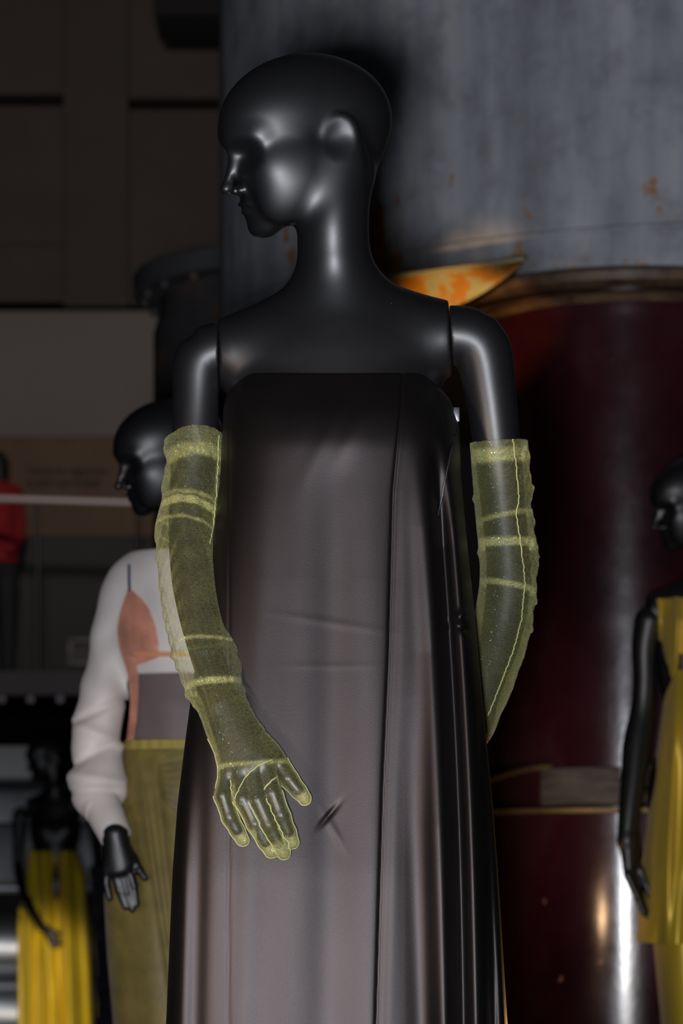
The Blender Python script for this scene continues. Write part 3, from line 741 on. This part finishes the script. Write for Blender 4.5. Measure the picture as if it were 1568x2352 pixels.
hdrum(2178, 76, 16.9, 'steel_drum', ME); hdrum(2330, 78, 16.8, 'steel_drum', ME)
mb = MB(); pbox(mb, -400, 2400, 290, 2720, 16.6, 17.2); pbox(mb, 140, 2052, 290, 2420, 16.95, 17.2); mb.build('bed', HALLD, mc, OM)

# ------------------------------------------------------------------ drums and column
DC = np.array([.85, 6.3]); DR = 1.13; zb = CAMZ+1.13
dm = empty('steel_drum_tank', (DC[0], DC[1], zb)); OD2 = np.array(dm.location)
ROOTS = [dm]
tag(dm, 'huge grey steel cylinder with rust stains hanging overhead behind the foreground mannequin', 'tank')
mb = MB(); mb.lathe([(DR-.05, zb), (DR-.004, zb), (DR, zb+.004), (DR, zb+3.2), (DR-.05, zb+3.2)], DC, 192)
body = mb.build('shell', STEEL, dm, OD2, ang=30)
mb = MB(); mb.lathe([(DR-.06, zb+.05), (DR-.055, zb+.03), (.2, zb+.03), (.2, zb+.05)], DC, 96); mb.build('bottom_plate', m_rusty('rusty_plate', [(.35, (.05, .03, .02)), (.6, (.12, .07, .04))]), dm, OD2)
mb = MB(); mb.lathe([(DR+.004, zb+.085), (DR+.007, zb+.088), (DR+.007, zb+.094), (DR+.003, zb+.098)], DC, 192, closed=True); mb.build('weld_seam', STEEL, dm, OD2)
def drumY(px):
    k = (px-CX)/F; A = k*k+1; B = -2*(k*DC[0]+DC[1]); C = DC@DC-DR*DR; return (-B-math.sqrt(B*B-4*A*C))/(2*A)
LIP = m_rusty('scorched_lip_paint', [(.30, (.42, .40, .20)), (.44, (.50, .47, .24)), (.50, (.62, .26, .03)), (.66, (.55, .20, .02))], .55, 16)
# the cut opening in the drum: a thick curved lip and an upright reveal
mb = MB(); nu = 40
def lens(u, v):
    x = 868+(1204-868)*u; top = 642-46*u; bot = top+ (92*math.sin(math.pi*min(1, .12+.88*u))**.8*(1-.15*u)+6*(1-u))
    y = top+(bot-top)*v; return x, y
front = [[P(*lens(u, v), drumY(lens(u, v)[0])-.26+.05*math.sin(math.pi*v*.5)) for v in np.linspace(0, 1, 14)] for u in np.linspace(0, 1, nu)]
G2 = np.array(front); mb.grid(np.concatenate([G2, G2[:, ::-1]+[0, .19, .02]], 1), closed_v=True, cap=True)
mb.build('opening_lip', LIP, dm, OD2, ang=60)
mb = MB(); G2 = np.array([P(lens(u, 0)[0], lens(u, 0)[1]-2, drumY(lens(u, 0)[0])-.263) for u in np.linspace(0, 1, nu)]); mb.tube(G2, .0042, 8); mb.build('lip_edge', m_rusty('pale_edge', [(.4, (.42, .44, .26)), (.6, (.50, .36, .18))]), dm, OD2)
mb = MB(); rev = []
for v in np.linspace(0, 1, 20):
    y = 470+170*v; w = 42*math.sin(math.pi*(.15+.75*v)); rev.append([P(884-w*q-6*abs(v-.5), y, drumY(870)-.09+.06*q) for q in np.linspace(0, 1, 8)])
G2 = np.array(rev); mb.grid(np.concatenate([G2, G2[:, ::-1]+[0, .012, 0]], 1), closed_v=True, cap=True); mb.build('opening_reveal', LIP, dm, OD2, ang=60)
# burgundy column
CC = np.array([.57, 5.5]); CRD = .28
ZF = CAMZ-CAMZ/1.38
cl = empty('burgundy_column', (CC[0], CC[1], ZF)); OC = np.array(cl.location); ROOTS.append(cl); tag(cl, 'glossy dark burgundy cylinder below the grey steel tank, a weathered clamp round it', 'column')
mb = MB(); mb.lathe([(CRD-.01, ZF), (CRD, ZF+.01), (CRD, CAMZ+1.093), (CRD-.02, CAMZ+1.095)], CC, 128); mb.build('shaft', BURG, cl, OC, ang=30)
COP = m_rusty('copper_brown_rim', [(.35, (.05, .030, .018)), (.5, (.12, .07, .038)), (.66, (.17, .10, .05))], .5, 20)
z1 = CAMZ+1.092
mb = MB(); mb.lathe([(.300, z1+.004), (.335, z1-.001), (.345, z1+.006), (.352, z1-.002), (.405, z1-.002), (.418, z1+.006), (.420, z1+.022), (.412, z1+.030), (.3, z1+.032)], CC, 160, closed=True); mb.build('collar', COP, cl, OC, ang=50)
mb = MB(); mb.lathe([(.272, z1-.006), (.292, z1-.010), (.298, z1-.002), (.296, z1+.006), (.27, z1+.008)], CC, 160, closed=True); mb.build('collar_ring', COP, cl, OC, ang=50)
WOODY = m_noisy('weathered_clamp', (.055, .042, .035), (.13, .10, .08), .7, 12, (1, 1, 5), bumpd=.006)
za, zt = P(0, 1868, 5.2)[2], P(0, 1752, 5.2)[2]
def arcring(a0, a1, r0, r1, z0, z1, m, name, wob=0):
    mb = MB(); G = []
    for t in np.linspace(math.radians(a0), math.radians(a1), 60):
        c, s_ = math.cos(t), math.sin(t); w = wob*math.sin(9*t)
        G.append([(CC[0]+r*c, CC[1]+r*s_, z) for r, z in ((r0, z0), (r1, z0+.004+w), (r1+.003, z0+.01), (r1+.002, z1-.01), (r1, z1-.003+w), (r0, z1))])
    mb.grid(G, closed_v=True, cap=True); mb.build(name, m, cl, OC, ang=50)
arcring(232, 262, CRD, .303, za+.014, zt-.006, WOODY, 'clamp_block', .001)
arcring(262.4, 350, CRD, .306, za+.05, zt, WOODY, 'clamp_block', .001)
arcring(262.4, 350, CRD, .298, za+.014, za+.048, m_noisy('dark_clamp', (.035, .018, .018), (.06, .035, .03), .5, 12), 'clamp_strap')
BR = mat('brass_edge', (.55, .36, .12), .45, .6)
arcring(170, 350, CRD, .309, za, za+.012, m_noisy('brass_rim', (.16, .10, .04), (.34, .22, .08), .5, 14, metal=.3), 'clamp_rim')
mb = MB(); mb.tube([(CC[0]+.300*math.cos(math.radians(t)), CC[1]+.300*math.sin(math.radians(t)), zt-.006-.05*max(0, (232-t)/60)**1.2) for t in np.linspace(170, 236, 30)], .0055, 8); mb.build('clamp_rim', m_noisy('brass_rim2', (.16, .10, .04), (.34, .22, .08), .5, 14, metal=.3), cl, OC)
# lower tank behind with a flanged top
BC = np.array([-.10, 7.6]); 
tk = empty('flanged_tank', (BC[0], BC[1], ZF)); OT = np.array(tk.location); ROOTS.append(tk); tag(tk, 'dark grey upright tank with a wide flanged top, behind the foreground mannequin at shoulder height', 'tank')
TM = m_rusty('tank_paint', [(.3, (.055, .05, .052)), (.55, (.09, .085, .09)), (.72, (.20, .11, .04))], .6, 6)
zf = P(0, 690, 7.6)[2]
mb = MB(); mb.lathe([(.40, ZF), (.42, ZF+.01), (.42, zf-.1), (.40, zf-.03), (.40, zf+.0)], BC, 128); mb.build('tank_body', TM, tk, OT, ang=40)
mb = MB(); mb.lathe([(.36, zf), (.468, zf), (.476, zf+.008), (.476, zf+.055), (.470, zf+.062), (.36, zf+.07), (.2, zf+.10), (.001, zf+.11)], BC, 128); mb.build('flange', m_noisy('flange_paint', (.085, .085, .09), (.12, .12, .125), .6, 8), tk, OT, ang=40)
for k in range(22):
    t = 2*math.pi*k/22; c = np.array([BC[0]+.445*math.cos(t), BC[1]+.445*math.sin(t), zf-.018]); mb = MB()
    mb.grid([[c+[.012*math.cos(w), .012*math.sin(w), h] for w in np.linspace(0, 6.2832, 6, endpoint=False)] for h in (0, .02)], closed_v=True, cap=True); mb.build('bolt', TM, tk, OT, smooth=False)

KS = 1.38
for r in ROOTS:
    r.scale = (KS,)*3; r.location = Vector((0, 0, CAMZ))+(r.location-Vector((0, 0, CAMZ)))*KS
# ------------------------------------------------------------------ other mannequins
def plinth(root, x, y, z, w=.34):
    mb = MB(); mb.box((x-w, y-w, 0), (x+w, y+w, z), .01); o = mb.build('plinth_block', m_noisy('plinth_black', (.012, .012, .013), (.02, .02, .02), .6, 3)); return o
def fig(Xr, Y, z, label, arms=(True, True), armoff=(0, 0, 0)):
    r = empty('mannequin', (Xr, Y, z)); tag(r, label, 'mannequin', 'black bald mannequins in the show')
    for ch in list(root.children):
        if ch.name.startswith('arm') and not arms[0 if ch == arm_r else 1]: continue
        c = ch.copy(); COL.objects.link(c); c.parent = r
        if ch == arm_r: c.location = armoff
    return r
class Px:
    """points and lofts read at a given distance"""
    def __init__(s, Y): s.Y = Y
    def __call__(s, x, y, dy=0): return P(x, y, s.Y+dy)
def loft(name, Y, rowsL, rowsR, depth, fold, m, parent, off, y0, y1, n=160, nu=200, ex=.85, thick=True, cy=0):
    """garment lofted between outlines; fold(px, y, t) pushes the cloth towards the viewer"""
    ys = np.linspace(y0, y1, n); XL = smooth1(np.interp(ys, *zip(*rowsL)), 4); XR = smooth1(np.interp(ys, *zip(*rowsR)), 4)
    u = np.linspace(0, 2*np.pi, nu, endpoint=False); cu, su = np.cos(u), np.sin(u)
    sx = np.sign(cu)*np.abs(cu)**ex; sy = np.sign(su)*np.abs(su)**ex; G = []
    for y, l, r in zip(ys, XL, XR):
        c = P((l+r)/2, y, Y); hw = (r-l)/2/F*Y; D = np.interp(y, *zip(*depth)); px = (l+r)/2+sx*(r-l)/2
        dy = -fold(px, y)*np.clip(.35-su, 0, 1)
        G.append(np.stack([c[0]+sx*hw, Y+cy+D*sy+dy, np.full(nu, c[2])], 1))
    G = np.array(G)
    mb = MB(); ins = G.copy(); cc = G.mean(1)[:, None, :]; ins[:, :, :2] = cc[:, :, :2]+(G[:, :, :2]-cc[:, :, :2])*.975
    full = np.concatenate([ins[:6][::-1], G])[:, ::-1] if thick else G[:, ::-1]
    b = nu; idx = np.arange(full.shape[0]*b).reshape(-1, b); j2 = (np.arange(b)+1) % b
    Fq = np.stack([idx[:-1], idx[:-1][:, j2], idx[1:][:, j2], idx[1:]], -1).reshape(-1, 4)
    return meshobj(name, full.reshape(-1, 3), Fq, m, parent, off)
# --- second figure: white shirt, peach sheer top, green tulle skirt
Y2 = 5.47; q2 = Px(Y2); X2 = -.297
plinth(None, X2, Y2, .67); bpy.data.objects['plinth_block'].name = 'plinth'
f2 = fig(X2, Y2, .67, 'black bald mannequin in a white shirt and peach sheer top, behind the sheer glove', arms=(False, True))
A2 = None
C2 = np.array([X2, Y2, .67])
A2 = [(q2(300, 1356), .036), (q2(262, 1390), .034), (q2(245, 1470), .030), (q2(243, 1560, -.02), .022), (q2(234, 1650, -.066), .016), (q2(232, 1740, -.088), .015), (q2(240, 1850, -.13), .018), (q2(262, 1915, -.165), .019)]
def h2(x, y, d=0): return q2(x, y, -.175+d)
H2 = dict(palm=[(h2(258, 1915), h2(250, 2000), .017, .0100), (h2(262, 1915), h2(268, 2000, -.005), .017, .0105), (h2(268, 1917), h2(286, 1995, -.005), .0165, .0105), (h2(272, 1920), h2(298, 1980), .0145, .010)],
  fingers=[([h2(245, 1990), h2(244, 2030), h2(252, 2064)], [.0088, .0075, .006]), ([h2(262, 1996), h2(274, 2045), h2(288, 2084)], [.0092, .0085, .0062]),
           ([h2(278, 1996), h2(291, 2048), h2(304, 2090)], [.0094, .0087, .0064]), ([h2(293, 1988), h2(307, 2035), h2(313, 2078)], [.0094, .0085, .0064]),
           ([h2(290, 1950, .01), h2(306, 1972, .005), h2(320, 2000), h2(334, 2018)], [.0105, .0094, .0084, .0060])])
meshobj('arm', *surface(lambda p: smin(arm_field(p, A2), hand_field(p, H2), .012), *bounds(A2, H2), .0032), PLASTIC, f2, C2)
def wn(p, s, a, ph=0):
    return a*(np.sin(s*p[:, 0]+1.7*np.sin(s*.6*p[:, 2]+ph))*np.sin(s*.8*p[:, 2]+1.3*np.sin(s*.5*p[:, 0]+ph*2)+ph))
SL = [(q2(305, 1352), 40), (q2(268, 1392), 44), (q2(250, 1470), 42), (q2(243, 1560), 50), (q2(232, 1650), 58), (q2(230, 1740), 54), (q2(236, 1800), 68), (q2(232, 1835), 60), (q2(238, 1862), 34)]
def shirt_f(p):
    a = limb(p, [x+[0, -.13*(i/8)**1.5, 0] for i, (x, _) in enumerate(SL)], [r/1152. for _, r in SL], 24)
    z, x = p[:, 2], p[:, 0]
    for (py_, w, am, sl) in ((1640, .010, -.007, .5), (1690, .014, .008, -.4), (1735, .010, -.006, .6), (1795, .014, .009, -.2), (1820, .008, -.006, .1)):
        c = q2(230, py_); a = a-am*np.exp(-((z-c[2]-sl*(x-c[0]))/w)**2)
    a = a-wn(p, 44, .0045)
    b = ell(p, q2(420, 1420, .01), (.145, .118, .18)); b = smin(b, ell(p, q2(425, 1500, -.03), (.115, .09, .10)), .05); b = smin(b, cone(p, q2(300, 1345), q2(540, 1330), .045, .045), .05)
    b = smin(b, cone(p, q2(420, 1250, .01), q2(410, 1300, .01), .058, .085), .03)
    b = smin(b, cone(p, q2(425, 1480, .01), q2(425, 1560, .01), .125, .115), .04)-wn(p, 30, .002, 1)
    return smin(a, b, .03)
V, Fc = surface(lambda p: smax(smax(smax(shirt_f(p), (p[:, 2]-q2(0, 1268)[2]), .004), -(p[:, 2]-q2(0, 1556)[2]+0*p[:, 0])-1e3*(p[:, 0] < q2(302, 0)[0])*0+np.where(p[:, 0] < q2(300, 1500)[0], -9, 0).astype(f32), .002), ell(p, q2(404, 1262, -.02), (.01, .01, .01))*0-1, .001),
                q2(140, 1900)-[.03, .2, 0], q2(600, 1230)+[0, .2, .02], .0045)
WHITE = m_satin('ivory_cotton', (.74, .66, .62), .6, .2, 60); PEACH = m_tulle('peach_organza', (.70, .30, .20), .62, .95, 700, False, False)
sh = empty('shirt', q2(380, 1560)); OS = np.array(sh.location); tag(sh, 'crisp ivory white shirt with full sleeve and deep cuff on the second mannequin', 'shirt')
meshobj('shirt_body', V, Fc, WHITE, sh, OS)
mb = MB(); ca, cb = q2(233, 1848, -.13), q2(266, 1922, -.165); t = unit(cb-ca)
u_ = unit(np.cross(t, [0, 1, 0])); w_ = np.cross(t, u_); G = []
for s_, r in ((.0, .93), (0, 1), (.35, 1), (.36, 1.01), (1, .98), (1.0, .90), (.4, .88)):
    G.append([ca+(cb-ca)*s_+(u_*math.cos(k)*.034*r*(1.05 if s_ < .5 else .93)+w_*math.sin(k)*.032*r) for k in np.linspace(0, 6.2832, 40, endpoint=False)])
mb.grid(G, closed_v=True); mb.build('cuff', WHITE, sh, OS, ang=50)
def panel(name, f, rows, m, parent, off, lift=.004, n=34, Yc=Y2, th=.002):
    rows = sorted(rows); ys = np.linspace(rows[0][0], rows[-1][0], n); G = []
    for y in ys:
        l = np.interp(y, [r[0] for r in rows], [r[1] for r in rows]); r_ = np.interp(y, [r[0] for r in rows], [r[2] for r in rows]); row = []
        for x in np.linspace(l, r_, n):
            yy = np.linspace(Yc-.3, Yc+.1, 120); line = np.array([P(x, y, k) for k in yy]); v = f(line.astype(f32)); k = np.argmax(v < lift) if (v < lift).any() else np.argmin(v)
            row.append(line[k])
        G.append(row)
    G = np.array(G)
    for _ in range(3): G[1:-1, 1:-1] = (G[:-2, 1:-1]+G[2:, 1:-1]+G[1:-1, :-2]+G[1:-1, 2:])/4
    mb = MB(); mb.grid(np.concatenate([G, G[:, ::-1]+[0, th, 0]], 1), closed_v=True, cap=True); return mb.build(name, m, parent, off, ang=60)
mid_f = lambda p: smin(shirt_f(p), cone(p, q2(425, 1540, .01), q2(425, 1740, .01), .108, .112), .02)
top = empty('sheer_top', q2(380, 1705, -.1)); OTp = np.array(top.location); tag(top, 'peach sheer strappy top worn over the white shirt on the second mannequin', 'top')
panel('cup', mid_f, [(1353, 292, 300), (1375, 286, 325), (1400, 277, 343), (1440, 269, 358), (1480, 272, 364), (1510, 280, 364), (1530, 288, 310)], PEACH, top, OTp, .006)
panel('cup', mid_f, [(1353, 520, 528), (1375, 500, 540), (1440, 470, 560), (1510, 462, 560)], PEACH, top, OTp, .006)
panel('under_band', mid_f, [(1497, 306, 560), (1508, 302, 560)], mat('peach_band', (.72, .30, .14), .6), top, OTp, .008, 20)
panel('side_strip', mid_f, [(1508, 282, 306), (1550, 293, 318), (1600, 300, 318), (1650, 297, 314), (1702, 290, 306)], PEACH, top, OTp, .007)
panel('midriff', mid_f, [(1548, 298, 560), (1600, 301, 560), (1660, 298, 560), (1706, 294, 560)], m_satin('mauve_sheer', (.16, .115, .115), .6, .2, 300), top, OTp, .0035)
mb = MB(); mb.tube([P(296, 1298, Y2-.085), P(296, 1330, Y2-.10), P(297, 1356, Y2-.115)], .0028, 8); mb.build('strap', mat('blue_strap', (.05, .07, .13), .5), top, OTp)
sk = empty('tulle_skirt', q2(390, 1710)); OK2 = np.array(sk.location); tag(sk, 'olive green gathered tulle skirt with a yellow waistband on the second mannequin', 'skirt')
def fold2(px, y):
    g = np.clip((y-1720)/150, 0, 1); return g*(.0010*np.sin(px/9.)+.006*np.sin(px/19.-y/400.)+.014*np.exp(-((px-(360+(y-1720)*.12))/10)**2)+.014*np.exp(-((px-(322+(y-1720)*.16))/8)**2))
rl = [(1706, 286), (1740, 280), (1900, 258), (2060, 240), (2200, 248), (2352, 262), (3000, 262)]; rr = [(1706, 566), (1900, 590), (2352, 640), (3000, 650)]
loft('skirt_lining', Y2, [(a, b+10) for a, b in rl], [(a, b-10) for a, b in rr], [(1706, .09), (2000, .14), (3000, .2)], lambda p, y: .010*np.sin(p/40.), m_satin('khaki_lining', (.17, .125, .055), .6, .1, 200), sk, OK2, 1712, 2960, 90, 120)
loft('tulle_layer', Y2, rl, rr, [(1706, .105), (2000, .155), (3000, .22)], fold2, m_tulle('olive_tulle', (.27, .20, .045), .42, .95, 400, False, False), sk, OK2, 1712, 2940, 140, 420)
loft('waistband', Y2, [(1700, 284), (1726, 281)], [(1700, 566), (1726, 568)], [(1700, .118), (1726, .120)], lambda p, y: .002*np.sin(p/4.), mat('yellow_elastic', (.33, .26, .05), .7), sk, OK2, 1704, 1725, 8, 160)
# --- right figure in yellow
Y3 = 6.6; q3 = Px(Y3); X3 = .895
plinth(None, X3, Y3, .73)
f3 = fig(X3, Y3, .73, 'black bald mannequin in a yellow dress at the right edge, before the burgundy column', arms=(False, True))
C3 = np.array([X3, Y3, .73])
A3 = [(q3(1490, 1428), .036), (q3(1480, 1480), .032), (q3(1480, 1560), .029), (q3(1474, 1640), .030), (q3(1463, 1700, -.01), .034), (q3(1455, 1780, -.03), .031), (q3(1444, 1870, -.05), .026), (q3(1438, 1930, -.06), .022)]
H3 = dict(palm=[(q3(1440, 1930, -.06), q3(1444, 2010, -.07), .020, .013), (q3(1446, 1932, -.05), q3(1458, 2010, -.05), .018, .012), (q3(1444, 1932, -.03), q3(1464, 1985, -.03), .016, .011)],
  fingers=[([q3(1440, 2010, -.08), q3(1462, 2060, -.08), q3(1478, 2100, -.08)], [.0095, .008, .006]), ([q3(1448, 2014, -.07), q3(1470, 2065, -.07), q3(1492, 2112, -.07)], [.0095, .0085, .0065]),
           ([q3(1454, 2012, -.055), q3(1472, 2062, -.055), q3(1489, 2112, -.05)], [.0095, .0085, .0065]), ([q3(1460, 2008, -.04), q3(1474, 2055, -.035), q3(1487, 2100, -.03)], [.009, .008, .0065]),
           ([q3(1458, 1960, -.04), q3(1470, 2000, -.055), q3(1482, 2030, -.06), q3(1494, 2062, -.065)], [.011, .0095, .009, .007])])
a3 = surface(lambda p: smin(arm_field(p, A3), hand_field(p, H3), .012), *bounds(A3, H3), .0035)
meshobj('arm', *a3, PLASTIC, f3, C3)
YEL = m_satin('mustard_satin', (.52, .36, .028), .42, .15, 300); YEL.node_tree.nodes['Principled BSDF'].inputs['Metallic'].default_value = .35
d3 = empty('yellow_dress', (X3, Y3, .78)); O3 = np.array(d3.location); tag(d3, 'mustard yellow sleeveless dress with gathered bodice on the mannequin at the right edge', 'dress')
loft('bodice', Y3, [(1380, 1503), (1450, 1506), (1500, 1514), (1560, 1526), (1600, 1524)], [(1380, 1735), (1500, 1725), (1600, 1712)], [(1380, .075), (1430, .115), (1520, .125), (1600, .11)],
     lambda px, y: .016*np.sin(px/6.5+y/90.)+.005*np.sin(px/3.1), YEL, d3, O3, 1378, 1560, 60, 300)
loft('skirt', Y3, [(1545, 1524), (1620, 1524), (1720, 1510), (1850, 1492), (2000, 1474), (2150, 1464), (2165, 1464)], [(1545, 1712), (1720, 1730), (2165, 1790)], [(1545, .115), (1800, .14), (2165, .17)],
     lambda px, y: .010*np.sin(px/14.-y/160.)+.006*np.sin(px/8.+y/60.)+.014*np.exp(-((px-(1540-(y-1600)*.05))/9)**2), YEL, d3, O3, 1545, 2164, 140, 300)
loft('underskirt', Y3, [(2150, 1500), (2352, 1520), (2950, 1540)], [(2150, 1750), (2950, 1770)], [(2150, .14), (2950, .15)], lambda px, y: .006*np.sin(px/16.), YEL, d3, O3, 2150, 2765, 40, 160)
# --- far figure with the yellow skirt
Y4 = 14.5; q4 = Px(Y4); X4 = -1.51; C4 = np.array([X4, Y4, .44])
plinth(None, X4, Y4, .44)
f4 = fig(X4, Y4, .44, 'small distant black bald mannequin in a long yellow skirt at the lower left', arms=(False, True))
A4 = [(q4(46, 1872), .040), (q4(43, 1920), .032), (q4(42, 1990), .028), (q4(56, 2050, -.12), .027), (q4(82, 2108, -.2), .024), (q4(96, 2130, -.22), .021)]
H4 = dict(palm=[(q4(96, 2130, -.22), q4(112, 2150, -.24), .02, .014), (q4(98, 2128, -.22), q4(120, 2142, -.24), .02, .013)],
  fingers=[([q4(108, 2150, -.24), q4(118, 2172, -.25)], [.010, .008]), ([q4(112, 2150, -.245), q4(124, 2178, -.255)], [.010, .008]), ([q4(117, 2148, -.245), q4(130, 2176, -.255)], [.010, .008]), ([q4(121, 2144, -.24), q4(137, 2170, -.25)], [.010, .008]), ([q4(116, 2136, -.24), q4(135, 2146, -.25)], [.011, .009])])
meshobj('arm', *surface(lambda p: smin(arm_field(p, A4), hand_field(p, H4), .012), *bounds(A4, H4), .007), PLASTIC, f4, C4)
YE2 = m_satin('yellow_silk', (.70, .50, .012), .45, .1, 100)
d4 = empty('yellow_skirt', (X4, Y4, .5)); O4 = np.array(d4.location); tag(d4, 'long bright yellow draped skirt on the distant mannequin at the lower left', 'skirt')
loft('draped_gown', Y4, [(1955, 66), (2010, 58), (2080, 47), (2200, 42), (2352, 46), (2450, 46)], [(1955, 176), (2010, 196), (2150, 206), (2352, 214), (2450, 216)], [(1955, .13), (2450, .22)],
     lambda px, y: .03*np.sin(px/7.-y/140.)+.02*np.sin(px/13.+1), YE2, d4, O4, 1955, 2442, 100, 240)
loft('overskirt', Y4, [(2085, 48), (2130, 44), (2352, 44), (2430, 44)], [(2085, 62), (2130, 108), (2240, 146), (2352, 166), (2430, 170)], [(2085, .20), (2430, .28)],
     lambda px, y: .03*np.sin(px/5.-y/300.), YE2, d4, O4, 2085, 2428, 70, 200)
# --- crumpled glossy black garment between the far figure and the tulle skirt
VIN = mat('black_vinyl', (.09, .09, .11), .2, .7); NT(VIN).bump(NT(VIN).noise(NT(VIN).obj(), 9, 5, .6), .9, .04)
loft_o = loft('vinyl_coat', 12.0, [(1990, 205), (2100, 212), (2352, 222), (2720, 226)], [(1990, 290), (2352, 330), (2720, 340)], [(1990, .10), (2720, .16)],
     lambda px, y: .03*np.sin(px/5.+y/23.)*np.sin(y/31.+px/11.)+.02*np.sin(px/2.3-y/15.), VIN, None, (0, 0, 0), 1990, 2800, 220, 260)
tag(loft_o, 'crumpled glossy black coat standing between the yellow skirt and the olive tulle skirt', 'coat')
# plinth of the foreground figure
for i, o in enumerate([o for o in bpy.data.objects if o.name.startswith('plinth')]):
    o.name = 'plinth' if i == 0 else 'plinth.%03d' % i
    o['category'] = 'plinth'
    o['label'] = ['black plinth under the mannequin in the white shirt', 'black plinth under the mannequin in the mustard dress', 'low black plinth under the distant yellow-skirted mannequin'][i]
mb = MB(); mb.box((-.36, Y0-.34, 0), (.36, Y0+.36, .77), .01); tag(mb.build('plinth', bpy.data.materials['plinth_black']), 'black plinth under the foreground mannequin', 'plinth')
